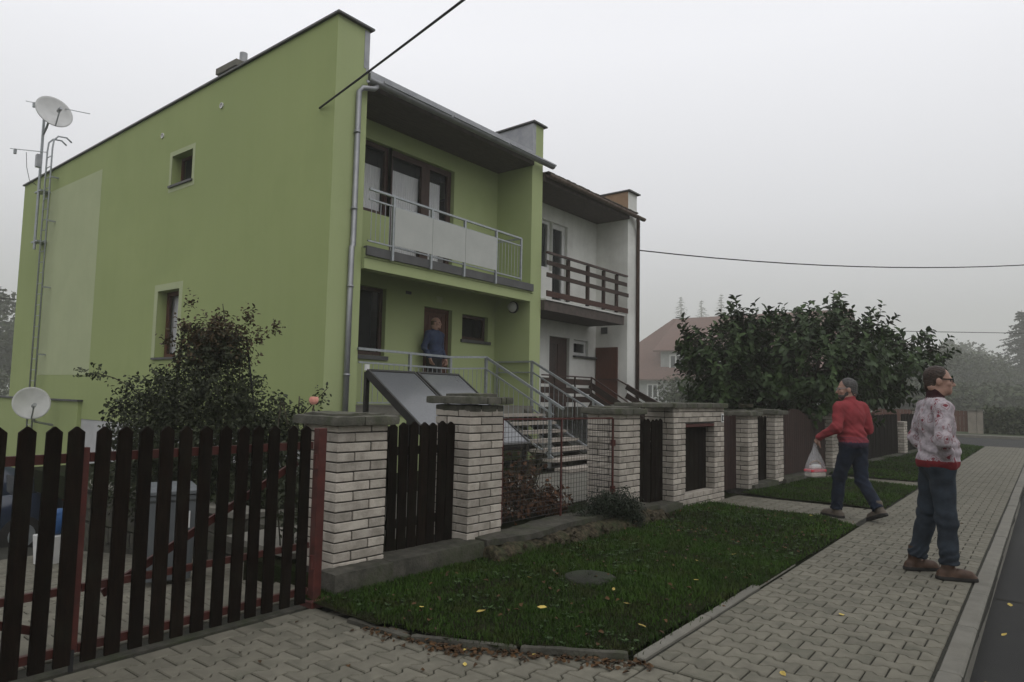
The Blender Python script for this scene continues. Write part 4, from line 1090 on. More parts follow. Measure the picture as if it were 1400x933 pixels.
# ================================================================== solar collectors
m_abs = M('collector_glass', (.09, .095, .10), (.075, .08, .085), rough=.22, scale=40, spec=.5, coat=.35)
m_cframe = M('dark_anodised_frame', (.035, .033, .03), (.02, .02, .018), rough=.5, metal=.3)
def collector(x0, x1, label):
    t = thing('solar_collector', label, 'solar panel', ((x0+x1)/2, 7.0, .2), 0, 'solar collectors in the front garden')
    yt, zt, yb, zb = 7.18, 1.80, 5.75, .82
    d = Vector((0, yb-yt, zb-zt)); ln = d.length; d.normalize(); nrm = Vector((0, d.z, -d.y)); nrm = nrm if nrm.z > 0 else -nrm
    P = lambda x, s, h: (x, yt+d.y*s+nrm.y*h, zt+d.z*s+nrm.z*h)
    def slab(mb, xa, xb, s0, s1, h0, h1): mb.add([P(xa, s0, h0), P(xb, s0, h0), P(xb, s1, h0), P(xa, s1, h0), P(xa, s0, h1), P(xb, s0, h1), P(xb, s1, h1), P(xa, s1, h1)],
                     [(0, 3, 2, 1), (4, 5, 6, 7), (0, 1, 5, 4), (1, 2, 6, 5), (2, 3, 7, 6), (3, 0, 4, 7)])
    f = MB(); slab(f, x0, x1, 0, ln, -.09, -.02)
    slab(f, x0, x0+.035, 0, ln, -.02, .012); slab(f, x1-.035, x1, 0, ln, -.02, .012); slab(f, x0+.035, x1-.035, 0, .04, -.02, .012); slab(f, x0+.035, x1-.035, ln-.04, ln, -.02, .012)
    f.build('frame', m_cframe, t)
    g_ = MB(); slab(g_, x0+.036, x1-.036, .041, ln-.041, -.018, .002); g_.build('glass', m_abs, t)
    for xx in (x0+.04, x1-.04): MB().bar((xx, 7.22, .15), (xx, 7.22, 1.77), .06, .05, up=(0, 1, 0)).build('post', m_cframe, t)
    for xx in (x0+.04, x1-.04): MB().bar((xx, 5.85, .15), (xx, 5.85, .86), .05, .05, up=(0, 1, 0)).build('post', m_cframe, t)
    return t
c1 = collector(6.02, 6.90, 'left tilted grey solar collector with the white pipe cap, behind picket panel')
MB().tube([(6.04, 7.2, 1.79), (6.04, 7.2, 1.87)], .035, 10).build('pipe_cap', m_whiteframe, c1)
collector(6.93, 7.83, 'right tilted grey solar collector, partly behind the stepped pillar cap')

# ================================================================== overhead lines
m_cable = M('black_cable', (.02, .02, .02), (.012, .012, .012), rough=.6)
def cable(label, a, c, r, sag, n=24):
    a, c = Vector(a), Vector(c)
    pts = [a.lerp(c, k/n)+Vector((0, 0, -4*sag*(k/n)*(1-k/n))) for k in range(n+1)]
    mb = MB(); mb.tube(pts, r, 6)
    o = mb.build('overhead_cable', m_cable); tag(o, label, 'cable')
    return o
cable('thick black cable from the green side wall up across the eaves', (6.66, 9.38, 6.18), (2.0, -9.0, 6.05), .017, .12)
cable('black cable running right from the white house downpipe', (17.05, 8.96, 5.62), (40, -9.0, 9.0), .017, 1.12)
cable('thin far cable in the fog at the right edge', (36, 11.0, 5.2), (58, -9.5, 5.9), .018, .1)
cable('thin cable in the fog at the left edge behind house', (-20, 40, 5.6), (16, 34, 5.2), .02, .15)
# ================================================================== PEOPLE (implicit surfaces -> one continuous mesh per piece)
class SDF:
    def __init__(s, lo, hi, h):
        s.h = h; s.lo = np.array(lo, float); s.n = np.ceil((np.array(hi)-s.lo)/h).astype(int)+1
        s.d = np.full(s.n, .06, np.float32)
        s.ax = [s.lo[i]+h*np.arange(s.n[i]) for i in range(3)]
    def sub(s, lo, hi):
        sl = []
        for i in range(3):
            a = int(max(0, np.floor((lo[i]-s.lo[i])/s.h))); b = int(min(s.n[i], np.ceil((hi[i]-s.lo[i])/s.h)+1)); sl.append(slice(a, max(a, b)))
        g = [s.ax[i][sl[i]].reshape([-1 if k == i else 1 for k in range(3)]) for i in range(3)]
        return tuple(sl), g
    def mn(s, sl, d, k, neg=False):
        if d.size == 0: return
        a = s.d[sl]
        if neg:
            h = np.clip(.5-.5*(a+d)/k, 0, 1); s.d[sl] = a*(1-h)-d*h+k*h*(1-h)
        else:
            h = np.clip(.5+.5*(a-d)/k, 0, 1); s.d[sl] = a*(1-h)+d*h-k*h*(1-h)
        return
    def cone(s, p0, p1, r0, r1, k=.02):
        p0, p1 = np.array(p0, float), np.array(p1, float); pad = max(r0, r1)+k+.02
        sl, (X, Y, Z) = s.sub(np.minimum(p0, p1)-pad, np.maximum(p0, p1)+pad)
        ba = p1-p0; bb = ba@ba+1e-9
        t = np.clip(((X-p0[0])*ba[0]+(Y-p0[1])*ba[1]+(Z-p0[2])*ba[2])/bb, 0, 1)
        d = np.sqrt((X-p0[0]-t*ba[0])**2+(Y-p0[1]-t*ba[1])**2+(Z-p0[2]-t*ba[2])**2)-(r0+(r1-r0)*t)
        s.mn(sl, d, k); return s
    def ell(s, c, r, k=.03, R=None, neg=False):
        c, r = np.array(c, float), np.array(r, float); pad = r.max()+k+.02
        sl, (X, Y, Z) = s.sub(c-pad, c+pad)
        X, Y, Z = X-c[0], Y-c[1], Z-c[2]
        if R is not None:
            R = np.array(R); X, Y, Z = (R[0, 0]*X+R[1, 0]*Y+R[2, 0]*Z), (R[0, 1]*X+R[1, 1]*Y+R[2, 1]*Z), (R[0, 2]*X+R[1, 2]*Y+R[2, 2]*Z)
        k0 = np.sqrt((X/r[0])**2+(Y/r[1])**2+(Z/r[2])**2); k1 = np.sqrt((X/r[0]**2)**2+(Y/r[1]**2)**2+(Z/r[2]**2)**2)+1e-9
        d = k0*(k0-1)/k1
        s.mn(sl, d, k, neg); return s
    def cut(s, fn):
        X, Y, Z = np.meshgrid(*s.ax, indexing='ij', sparse=True); s.d = np.maximum(s.d, fn(X, Y, Z)).astype(np.float32); return s
    def disp(s, fn):
        X, Y, Z = np.meshgrid(*s.ax, indexing='ij', sparse=True); s.d = (s.d+np.where(np.abs(s.d) < .05, fn(X, Y, Z), 0)).astype(np.float32); return s
    def mesh(s):
        d = s.d; h = s.h
        neg = d < 0
        c = np.zeros(np.array(d.shape)-1, np.int8)
        for i in (0, 1):
            for j in (0, 1):
                for k in (0, 1): c += neg[i:d.shape[0]-1+i, j:d.shape[1]-1+j, k:d.shape[2]-1+k]
        act = np.argwhere((c > 0) & (c < 8)); I = -np.ones(c.shape, np.int64); I[tuple(act.T)] = np.arange(len(act))
        acc = np.zeros((len(act), 3)); cnt = np.zeros(len(act))
        corners = [(i, j, k) for i in (0, 1) for j in (0, 1) for k in (0, 1)]
        vals = {q: d[act[:, 0]+q[0], act[:, 1]+q[1], act[:, 2]+q[2]].astype(float) for q in corners}
        for q in corners:
            for ax in range(3):
                if q[ax] == 0:
                    e = list(q); e[ax] = 1; e = tuple(e); a, b = vals[q], vals[e]
                    m = (a < 0) != (b < 0); t = np.where(m, a/np.where(m, a-b, 1), 0)
                    p = np.tile(np.array(q, float), (len(act), 1)); p[:, ax] = t
                    acc[m] += p[m]; cnt[m] += 1
        V = s.lo+(act+acc/cnt[:, None])*h
        F = []
        for ax in range(3):
            a1, a2 = (ax+1) % 3, (ax+2) % 3
            sl0 = [slice(None)]*3; sl1 = [slice(None)]*3; sl0[ax] = slice(0, -1); sl1[ax] = slice(1, None)
            n0, n1 = neg[tuple(sl0)], neg[tuple(sl1)]
            for sgn in (True, False):
                E_ = np.argwhere((n0 != n1) & (n0 == sgn))
                E_ = E_[(E_[:, a1] > 0) & (E_[:, a2] > 0) & (E_[:, a1] < c.shape[a1]) & (E_[:, a2] < c.shape[a2])]
                if not len(E_): continue
                qs = []
                for (u, v) in ((-1, -1), (0, -1), (0, 0), (-1, 0)):
                    e = E_.copy(); e[:, a1] += u; e[:, a2] += v; qs.append(I[tuple(e.T)])
                q = np.stack(qs, 1)
                if not sgn: q = q[:, ::-1]
                F.append(q)
        F = np.concatenate(F); F = F[(F >= 0).all(1)]
        return V, F
def part_sdf(name, s, mats, parent, mi=None, rep=0):
    V, F = s.mesh()
    m = mi(V[F].mean(1)) if mi else None
    return mesh_np(name, V, F, mats, parent, smooth=True, mi=m, center=(0, 0, 0))
def norm(v): v = np.array(v, float); return v/np.linalg.norm(v)
def rodr(v, ax, a): ax = norm(ax); return v*math.cos(a)+np.cross(ax, v)*math.sin(a)+ax*(ax@v)*(1-math.cos(a))
def hand(s, wr, d, pn, side, curl=.5, sc_=1.0):
    # d: along the hand, pn: where the palm faces, side: +1 thumb on d x pn side
    wr, d, pn = np.array(wr, float), norm(d), norm(pn); pn = norm(pn-d*(pn@d)); lt = np.cross(d, pn)*side
    s.cone(wr, wr+d*.03, .026, .026, .02)
    for q in (-.026, -.009, .009, .026): s.cone(wr+d*.02+lt*q*.7, wr+d*.082+lt*q, .014, .0125, .012)
    for i, q in enumerate((.029, .010, -.009, -.027)):
        ln = (.040, .045, .042, .032)[i]*sc_; p = wr+d*.084+lt*q; dr = d
        for j in range(3):
            dr = norm(rodr(dr, np.cross(d, pn), curl*(1.0+.15*j-.08*i))); e = p+dr*ln*(1, .68, .52)[j]
            s.cone(p, e, .0098-.0009*j, .0092-.0009*j, .004); p = e
    p = wr+d*.028+lt*.026; dr = norm(d*.62+lt*.62+pn*.30)
    for j, ln in enumerate((.042, .032, .026)):
        e = p+dr*ln; s.cone(p, e, .0128-.0015*j, .0115-.0015*j, .008); p = e; dr = norm(rodr(dr, np.cross(d, pn), curl*.35)+d*.25)
m_skin = M('skin', (.34, .205, .155), (.27, .155, .115), rough=.55, scale=20, spec=.35)
m_lip = M('lips', (.30, .12, .10), (.25, .1, .085), rough=.5)
m_eye = M('eye', (.12, .10, .09), (.06, .05, .045), rough=.2, scale=60)
def wr_noise(X, Y, Z, f=1.0, a=.004, seed=0.):
    return a*(np.sin(f*(26*Z+9*X+seed)+2.2*np.sin(f*(13*X-8*Y+7*Z)+seed))*np.cos(f*(14*X-11*Y+6*Z)+seed*1.7))
def head(s, hc, Rm, q_=1.0, jw=1.0):
    P = lambda *p: np.array(hc)+Rm@(np.array(p)*q_)
    E = lambda c, r, k, neg=False: s.ell(P(*c), np.array(r)*q_, k, Rm, neg)
    E((0, -.012, .028), (.076, .094, .090), .03); E((0, .03, -.03), (.060, .064, .088), .03); E((0, .044, -.078), (.048*jw, .048*jw, .040*jw), .03)
    E((0, .076, -.100), (.020, .018, .018), .02)
    E((0, .083, .020), (.050, .014, .011), .012)
    for sx in (-1, 1):
        E((sx*.031, .102, .001), (.019, .016, .0115), .010, True); E((sx*.042, .072, -.030), (.020, .016, .016), .02)
        E((sx*.078, -.004, -.014), (.011, .023, .033), .008); s.cone(P(sx*.035, -.05, -.06), P(sx*.03, .0, -.11), .04, .035, .03)
    s.cone(P(0, .088, .006), P(0, .114, -.036), .009, .0135, .010)
    for sx in (-1, 1): s.ell(P(sx*.012, .100, -.040), (.009, .010, .008), .006)
    E((0, .089, -.062), (.023, .010, .005), .005); E((0, .088, -.073), (.020, .010, .006), .005); E((0, .103, -.0675), (.022, .006, .0018), .004, True)
def person(loc, facing, label, J, zs, cfg):
    t = thing('person', label, 'person', loc, RAD(facing-90), cfg.get('group'), local=True)
    lo, hi = (-.62, -.55, -.02), (.62, .55, zs+.06)
    hy, hp = RAD(cfg.get('hyaw', 0)), RAD(cfg.get('hpitch', 0))
    cz, sz, cx, sx_ = math.cos(hy), math.sin(hy), math.cos(hp), math.sin(hp)
    Rm = np.array([[cz, -sz, 0], [sz, cz, 0], [0, 0, 1]])@np.array([[1, 0, 0], [0, cx, -sx_], [0, sx_, cx]])
    hc = np.array(J['head']); hs_ = cfg.get('hs', 1.0)
    fat = cfg.get('fat', 1.0)
    def torso(s, e, k=.05):
        pv, ch = np.array(J['pelvis']), np.array(J['chest'])
        s.ell(pv, (.165+e, .118+e, .14+e), k); s.ell(pv*.6+ch*.4+np.array([0, .018, 0]), (.158*fat+e, .125*fat+e, .17), k)
        cw_ = cfg.get('chestw', 1.0); s.ell(ch+np.array([0, 0, .04]), (.172*cw_+e, .118*cw_+e, .20), k)
        for side in 'LR': s.cone(np.array(J['neck'])*.88+np.array(J[side]['sh'])*.12-np.array([0, 0, .030]), np.array(J[side]['sh'])*.93+np.array(J['neck'])*.07-np.array([0, 0, .022]), .060+e*.7, .054+e, k)
    def arms(s, e, k=.03, end=1.0):
        for side in 'LR':
            a = J[side]; w_ = np.array(a['el'])+(np.array(a['wr'])-np.array(a['el']))*end
            s.cone(np.array(a['sh'])-np.array([0, 0, .02]), a['el'], .056+e, .044+e*1.2, k); s.cone(a['el'], w_, .044+e*1.2, .030+e*1.1, k)
    # body: one continuous figure
    b = SDF(lo, hi, .0075)
    torso(b, -.012); arms(b, -.008)
    b.cone(np.array(J['neck'])-np.array([0, 0, .06]), hc+Rm@np.array([0, -.018, -.07]), .064, .054, .03)
    head(b, hc, Rm, hs_, cfg.get('jaw', 1.0))
    for side in 'LR':
        a = J[side]
        b.cone(a['hip'], a['kn'], .082, .054, .04); b.cone(a['kn'], a['an'], .052, .030, .03); an_ = np.array(a['an']); b.cone(an_, an_*.62+np.array(a['toe'])*.38+np.array([0, 0, .012]), .026, .014, .015)
        if a.get('hand'): hand(b, a['wr'], *a['hand'])
    lipc = hc+Rm@(np.array([0, .092, -.067])*hs_)
    def bmi(C): return (np.linalg.norm((C-lipc)/np.array([.022, .02, .009]), axis=1) < 1).astype(int)
    part_sdf('body', b, [m_skin, m_lip], t, bmi)
    # eyes
    for sx in (-1, 1):
        mb = MB(); mb.lathe([(0.0001, -.011), (.008, -.008), (.011, 0), (.008, .008), (.0001, .011)], 10, tuple(hc+Rm@(np.array([sx*.031, .081, .001])*hs_))); mb.build('eye', m_eye, t, smooth=True)
    # hair
    hr = SDF(hc-.18, hc+.18, .0055)
    hi_ = cfg.get('hairvol', 0.0)
    hr.ell(hc+Rm@(np.array([0, -.018, .032])*hs_), np.array((.081+hi_, .099+hi_, .094+hi_))*hs_, .01, Rm); hr.ell(hc+Rm@(np.array([0, -.040, -.035])*hs_), np.array((.074+hi_, .068+hi_, .090))*hs_, .02, Rm)
    hl = cfg.get('hairline', .05)
    def hcut(X, Y, Z):
        x, y, z = X-hc[0], Y-hc[1], Z-hc[2]
        lx, ly, lz = (Rm[0, 0]*x+Rm[1, 0]*y+Rm[2, 0]*z)/hs_, (Rm[0, 1]*x+Rm[1, 1]*y+Rm[2, 1]*z)/hs_, (Rm[0, 2]*x+Rm[1, 2]*y+Rm[2, 2]*z)/hs_
        f = np.interp(lz+0*lx+0*ly, [-.12, -.06, -.03, -.012, .006, .03, .055, .085, .12], [-.05, -.035, -.026, -.016, .018, .030, .046, hl, hl-.01])
        return np.maximum(ly-f, cfg.get('nape', -.088)-lz+0*lx+0*ly)
    if cfg.get('bald'):
        hr.cut(lambda X, Y, Z: np.maximum(hcut(X, Y, Z), np.maximum((Z-hc[2])-.040, 0*X+0*Y-.02)))
    else: hr.cut(hcut)
    hr.disp(lambda X, Y, Z: .0022*np.sin(60*X+9*np.sin(40*Z+20*Y))*np.sin(55*Y+40*Z)+.0012*np.sin(240*Z+90*X+6*np.sin(70*Y)))
    part_sdf('hair', hr, cfg['hair'], t)
    if cfg.get('beard'):
        bd = SDF(hc-.16, hc+.16, .0055); bd.ell(hc+Rm@(np.array([0, .042, -.078])*hs_), np.array((.056, .058, .048))*hs_, .02, Rm); bd.ell(hc+Rm@(np.array([0, .012, -.05])*hs_), np.array((.069, .05, .05))*hs_, .02, Rm)
        def bcut(X, Y, Z):
            x, y, z = X-hc[0], Y-hc[1], Z-hc[2]
            lx, ly, lz = (Rm[0, 0]*x+Rm[1, 0]*y+Rm[2, 0]*z)/hs_, (Rm[0, 1]*x+Rm[1, 1]*y+Rm[2, 1]*z)/hs_, (Rm[0, 2]*x+Rm[1, 2]*y+Rm[2, 2]*z)/hs_
            return np.maximum(lz-np.interp(ly+0*lx+0*lz, [0, .03, .07, .1], [-.015, -.04, -.055, -.052]), .004-ly+0*lx+0*lz)
        bd.cut(bcut); part_sdf('beard', bd, cfg['hair'], t)
    # upper garment
    g_ = SDF((-.62, -.5, .7), (.62, .55, zs), .009)
    e = cfg.get('loose', .014)
    torso(g_, e); arms(g_, e, .03, .97)
    hem = cfg['hem']
    g_.ell((J['pelvis'][0], J['pelvis'][1], hem+.05), (.176*fat, .136*fat, .09), .05)
    g_.disp(lambda X, Y, Z: wr_noise(X, Y, Z, 1.0, .0055, cfg.get('seed', 1.))+wr_noise(X, Y, Z, 2.1, .003, 3.)+.007*np.sin(70*Z+5*np.sin(9*X)+4*Y)*np.exp(-((Z-hem-.16)/.07)**2))
    g_.cut(lambda X, Y, Z: (hem+.006*np.sin(20*X)-Z)+0*Y)
    nk = np.array(J['neck'])
    ch_ = cfg.get('collar_h', .045); g_.cone(nk-np.array([0, 0, .03]), nk+np.array([0, .010, ch_]), .076, .071, .012)
    g_.cut(lambda X, Y, Z: np.where((X-nk[0])**2+(Y-nk[1])**2 < .085**2, (Z-nk[2]-ch_+.004)+cfg.get('ctilt', .35)*(Y-nk[1]), -.02*np.ones_like(Z+X+Y)))
    gm0 = cfg.get('gmi')
    def gmi2(C):
        m = gm0(C).astype(int)
        for side in 'LR':
            if cfg.get('cuffmat'): m = np.where(np.linalg.norm(C-np.array(J[side]['wr']), axis=1) < .058, cfg['cuffmat'], m)
        return m
    part_sdf(cfg.get('gname', 'sweater'), g_, cfg['gmat'], t, gmi2 if gm0 else None)
    # trousers
    tr = SDF((-.5, -.55, -.01), (.5, .55, 1.16), .009)
    tf = cfg.get('tfat', 1.0); tr.ell(J['pelvis'], (.172*tf, .134*tf, .16), .04)
    for side in 'LR':
        a = J[side]
        tr.cone(a['hip'], a['kn'], .104*tf, .079*tf, .04); kn, an = np.array(a['kn']), np.array(a['an'])
        en = kn+(an-kn)*cfg.get('cuff', .93); tr.cone(kn, en, .077*tf, .073*tf, .03)
    tr.disp(lambda X, Y, Z: wr_noise(X, Y, Z, 1.1, .006, 2.+cfg.get('seed', 1.))+.007*np.sin(95*Z+7*np.sin(16*X+11*Y)+3*np.sin(31*Y))*np.exp(-((Z-.15)/.09)**2)+.006*np.sin(60*Z+9*np.sin(8*X))*np.exp(-((Z-.50)/.08)**2))
    tr.cut(lambda X, Y, Z: Z-hem-.06+0*X+0*Y)
    for side in 'LR':
        a = J[side]; kn, an = np.array(a['kn']), np.array(a['an']); dd = norm(an-kn); ee = kn+(an-kn)*cfg.get('cuff', .93)
        tr.cut(lambda X, Y, Z, dd=dd, ee=ee: np.where((X-ee[0])**2+(Y-ee[1])**2+(Z-ee[2])**2 < .16**2, (X-ee[0])*dd[0]+(Y-ee[1])*dd[1]+(Z-ee[2])*dd[2], -.02))
    part_sdf('trousers', tr, cfg['tmat'], t)
    # shoes
    for side in 'LR':
        a = J[side]; an, toe = np.array(a['an']), np.array(a['toe']); heel = np.array(a['heel'])
        fd = norm(toe-heel); up = norm(np.array([0, 0, 1.])-fd*fd[2]) if abs(fd[2]) < .95 else norm(np.array([1., 0, 0]))
        s = SDF(np.minimum(an, np.minimum(toe, heel))-.12, np.maximum(an, np.maximum(toe, heel))+.12, .006)
        s.cone(heel+up*.045, heel+(toe-heel)*.55+up*.045, .045, .048, .03); s.cone(heel+(toe-heel)*.5+up*.042, toe-fd*.05+up*.040, .050, .049, .03)
        s.cone(heel+fd*.035+up*.05, an+up*cfg.get('shaft', .08)-fd*.005, .048, .058, .02); s.cone(heel+up*.012, toe-fd*.03+up*.012, .056, .052, .006)
        s.cut(lambda X, Y, Z: -((X-heel[0])*up[0]+(Y-heel[1])*up[1]+(Z-heel[2])*up[2]))
        def smi(C, heel=heel, up=up): return (((C-heel)@up) < .034).astype(int)
        part_sdf('shoe', s, cfg['smat'], t, smi)
    if cfg.get('glasses'):
        gb = MB(); q = lambda *p: tuple(hc+Rm@(np.array(p)*hs_)); r = cfg['glasses']
        for sx in (-1, 1):
            pts = [q(sx*(.034+.026*math.cos(a)), .108-.006*abs(math.cos(a)), .004+.017*math.sin(a)) for a in np.linspace(0, 2*math.pi, 13)]
            gb.tube(pts, r, 6, caps=False)
            gb.bar(q(sx*.062, .102, .010), q(sx*.081, .0, .012), r*1.6, r*4.2); gb.bar(q(sx*.081, .0, .012), q(sx*.080, -.02, -.006), r*1.6, r*3)
        gb.tube([q(-.010, .112, .006), q(.010, .112, .006)], r, 6)
        gb.build('glasses', cfg['gfr'], t, smooth=False)
    return t

# knit with scattered red motifs and a red rib hem
def motif_knit():
    m = M('patterned_knit', (.43, .385, .405), (.25, .22, .235), rough=.95, scale=22, bump=.003, bscale=170)
    t = m.node_tree; n = t.nodes; K = t.links.new; b = n['Principled BSDF']
    base = b.inputs['Base Color'].links[0].from_socket
    co = n.new('ShaderNodeTexCoord')
    mp = n.new('ShaderNodeMapping'); mp.inputs['Scale'].default_value = (1.25, 1.25, .95); K(co.outputs['Object'], mp.inputs[0])
    nz = n.new('ShaderNodeTexNoise'); nz.inputs['Scale'].default_value = 20; K(mp.outputs[0], nz.inputs['Vector'])
    ad = n.new('ShaderNodeVectorMath'); ad.operation = 'MULTIPLY_ADD'; ad.inputs[1].default_value = (.05, .05, .05); K(nz.outputs['Color'], ad.inputs[0]); K(mp.outputs[0], ad.inputs[2])
    vo = n.new('ShaderNodeTexVoronoi'); vo.inputs['Scale'].default_value = 11.5; vo.inputs['Randomness'].default_value = .75; K(ad.outputs[0], vo.inputs['Vector'])
    sep = n.new('ShaderNodeSeparateColor'); K(vo.outputs['Color'], sep.inputs[0])
    r = n.new('ShaderNodeValToRGB'); cr = r.color_ramp; cr.interpolation = 'LINEAR'
    cr.elements[0].position = .0; cr.elements[0].color = (1, 1, 1, 1); cr.elements[1].position = .22; cr.elements[1].color = (.9, .9, .9, 1)
    for p, v in ((.27, 0.0), (.34, 0.0), (.37, .55), (.41, .5), (.44, 0)):
        e = cr.elements.new(p); e.color = (v, v, v, 1)
    K(vo.outputs['Distance'], r.inputs[0])
    th = n.new('ShaderNodeMath'); th.operation = 'LESS_THAN'; th.inputs[1].default_value = .75; K(sep.outputs[0], th.inputs[0])
    mu = n.new('ShaderNodeMath'); mu.operation = 'MULTIPLY'; K(r.outputs[0], mu.inputs[0]); K(th.outputs[0], mu.inputs[1])
    mx = n.new('ShaderNodeMixRGB'); mx.inputs[2].default_value = (.16, .02, .032, 1); K(mu.outputs[0], mx.inputs[0]); K(base, mx.inputs[1]); K(mx.outputs[0], b.inputs['Base Color'])
    return m
m_knitA = motif_knit()
m_ribA = M('red_rib_knit', (.185, .016, .022), (.13, .012, .016), rough=.95, scale=40, bump=.003, bscale=200)
m_collarA = M('dark_red_collar', (.032, .007, .010), (.02, .005, .007), rough=.95)
m_jeans = M('blue_jeans', (.022, .031, .043), (.010, .0145, .021), rough=.9, scale=9, bump=.002, bscale=260, dirt=(.045, .058, .075), dirt_scale=4, dirt_amt=.5)
m_jeansB = M('dark_jeans', (.011, .018, .036), (.005, .008, .017), rough=.9, scale=9, bump=.002, bscale=260)
m_boot = M('brown_boot_leather', (.072, .037, .021), (.04, .021, .012), rough=.6, scale=14)
m_sole = M('dark_rubber_sole', (.02, .018, .016), (.012, .011, .01), rough=.8)
m_shoeB = M('grey_brown_shoe', (.11, .088, .066), (.07, .058, .045), rough=.7, scale=14)
m_hairA = M('dark_brown_hair', (.045, .026, .017), (.018, .011, .008), rough=.55, scale=60, stretch=(1, 1, .25), bump=.004, bscale=150)
m_hairB = M('grey_hair', (.075, .07, .067), (.03, .028, .027), rough=.6, scale=60, stretch=(1, 1, .25), bump=.004, bscale=150)
m_frameA = M('black_frame', (.012, .012, .012), (.01, .01, .01), rough=.3)

JA = dict(pelvis=(0, 0, .97), chest=(0, .0, 1.29), neck=(0, -.005, 1.535), head=(.0, .03, 1.705),
          L=dict(sh=(-.212, -.01, 1.475), el=(-.28, -.07, 1.18), wr=(-.135, .05, .955), hip=(-.095, 0, .94), kn=(-.12, -.05, .50), an=(-.14, -.14, .10), heel=(-.145, -.195, 0), toe=(-.19, .05, 0), hand=((.12, -.02, -1), (1, .1, .1), 1, .3)),
          R=dict(sh=(.212, -.01, 1.475), el=(.305, -.06, 1.19), wr=(.135, .05, .955), hip=(.09, 0, .94), kn=(.115, .02, .50), an=(.13, .03, .10), heel=(.135, -.03, 0), toe=(.152, .215, 0), hand=((-.12, -.02, -1), (-1, .1, .1), -1, .3)))
person((7.16, .80, .0), -64, 'man in grey and red patterned sweater and jeans standing by the kerb', JA, 1.83,
       dict(hair=m_hairA, hyaw=-14, hpitch=-2, hairline=.048, gmat=[m_knitA, m_ribA, m_collarA], hem=.935, tfat=1.03, fat=1.14, loose=.016, tmat=m_jeans, smat=[m_boot, m_sole], cuff=.94, shaft=.11,
            gmi=lambda C: np.where(C[:, 2] < 1.005, np.where(np.hypot(C[:, 0]*.85, C[:, 1]-.02) < .215, 1, 0), np.where((C[:, 2] > 1.548) & (np.hypot(C[:, 0], C[:, 1]) < .098), 2, 0)),
            glasses=.0024, gfr=m_frameA, seed=1.0, hs=1.05, collar_h=.088, ctilt=.7, nape=-.094, jaw=1.16, chestw=1.07, cuffmat=1))
m_redknit = M('red_knit', (.25, .036, .042), (.19, .027, .032), rough=.95, scale=12, bump=.003, bscale=200)
m_stripe = M('purple_stripe_knit', (.11, .03, .055), (.08, .022, .04), rough=.95)
m_navyknit = M('navy_knit_hem', (.022, .016, .032), (.015, .012, .022), rough=.95)
JB = dict(pelvis=(0, .0, .955), chest=(.0, .03, 1.27), neck=(0, .045, 1.50), head=(-.01, .085, 1.665),
          L=dict(sh=(-.195, .035, 1.44), el=(-.275, -.0, 1.165), wr=(-.33, .235, 1.03), hip=(-.09, 0, .92), kn=(-.085, .165, .50), an=(-.085, .215, .095), heel=(-.085, .155, 0), toe=(-.11, .425, 0.0), hand=((-.15, .65, -.75), (.8, .1, -.5), 1, 1.15)),
          R=dict(sh=(.195, .025, 1.44), el=(.25, .0, 1.15), wr=(.20, .22, 1.02), hip=(.09, 0, .92), kn=(.10, -.02, .50), an=(.10, -.28, .16), heel=(.10, -.345, .095), toe=(.125, -.10, .0), hand=((-.2, .7, -.5), (-.8, 0, -.4), -1, .8)))
def gmiB(C):
    z = C[:, 2]; band = np.where(z < .985, 2, np.where((z < 1.06) & (((z*1000).astype(int) % 26) < 9), 1, 0))
    return np.where(np.hypot(C[:, 0], C[:, 1]) < .21, band, 0)
person((9.72, 2.0, .0), 58, 'man in red sweater walking away with a plastic bag, head turned left', JB, 1.79,
       dict(hair=m_hairB, hyaw=58, hpitch=-4, hairline=.05, gmat=[m_redknit, m_stripe, m_navyknit], hem=.915, fat=1.08, loose=.017, tmat=m_jeansB, smat=[m_shoeB, m_sole], cuff=.97, gmi=gmiB,
            glasses=.0014, gfr=m_galv, seed=2.3, hs=1.12, hairvol=.003, nape=-.105, beard=True, collar_h=.06, ctilt=.3))
JC = dict(pelvis=(0, 0, .94), chest=(0, .0, 1.26), neck=(0, .0, 1.49), head=(.0, .03, 1.65),
          L=dict(sh=(-.19, -.005, 1.44), el=(-.25, -.05, 1.15), wr=(-.235, .10, .93), hip=(-.09, 0, .91), kn=(-.10, .01, .49), an=(-.11, 0, .09), heel=(-.11, -.06, 0), toe=(-.14, .2, 0), hand=((.1, .35, -.9), (1, .2, 0), 1, .4)),
          R=dict(sh=(.19, -.005, 1.44), el=(.25, -.05, 1.15), wr=(.235, .10, .93), hip=(.09, 0, .91), kn=(.10, .01, .49), an=(.11, 0, .09), heel=(.11, -.06, 0), toe=(.14, .2, 0), hand=((-.1, .35, -.9), (-1, .2, 0), -1, .4)))
m_shirt = M('blue_shirt', (.036, .050, .095), (.024, .034, .07), rough=.9, scale=9, bump=.002, bscale=180)
m_dtrous = M('dark_trousers', (.022, .021, .022), (.014, .014, .014), rough=.9)
person((9.93, 9.78, ZL+.001), -88, 'balding man in blue shirt standing on the landing by the brown door', JC, 1.77,
       dict(hair=M('short_fair_hair', (.12, .08, .055), (.07, .045, .03), rough=.7), hyaw=22, bald=True, gname='shirt', gmat=[m_shirt], hem=.93, fat=1.0, loose=.012, tmat=m_dtrous, smat=[m_sole, m_sole], seed=.5))

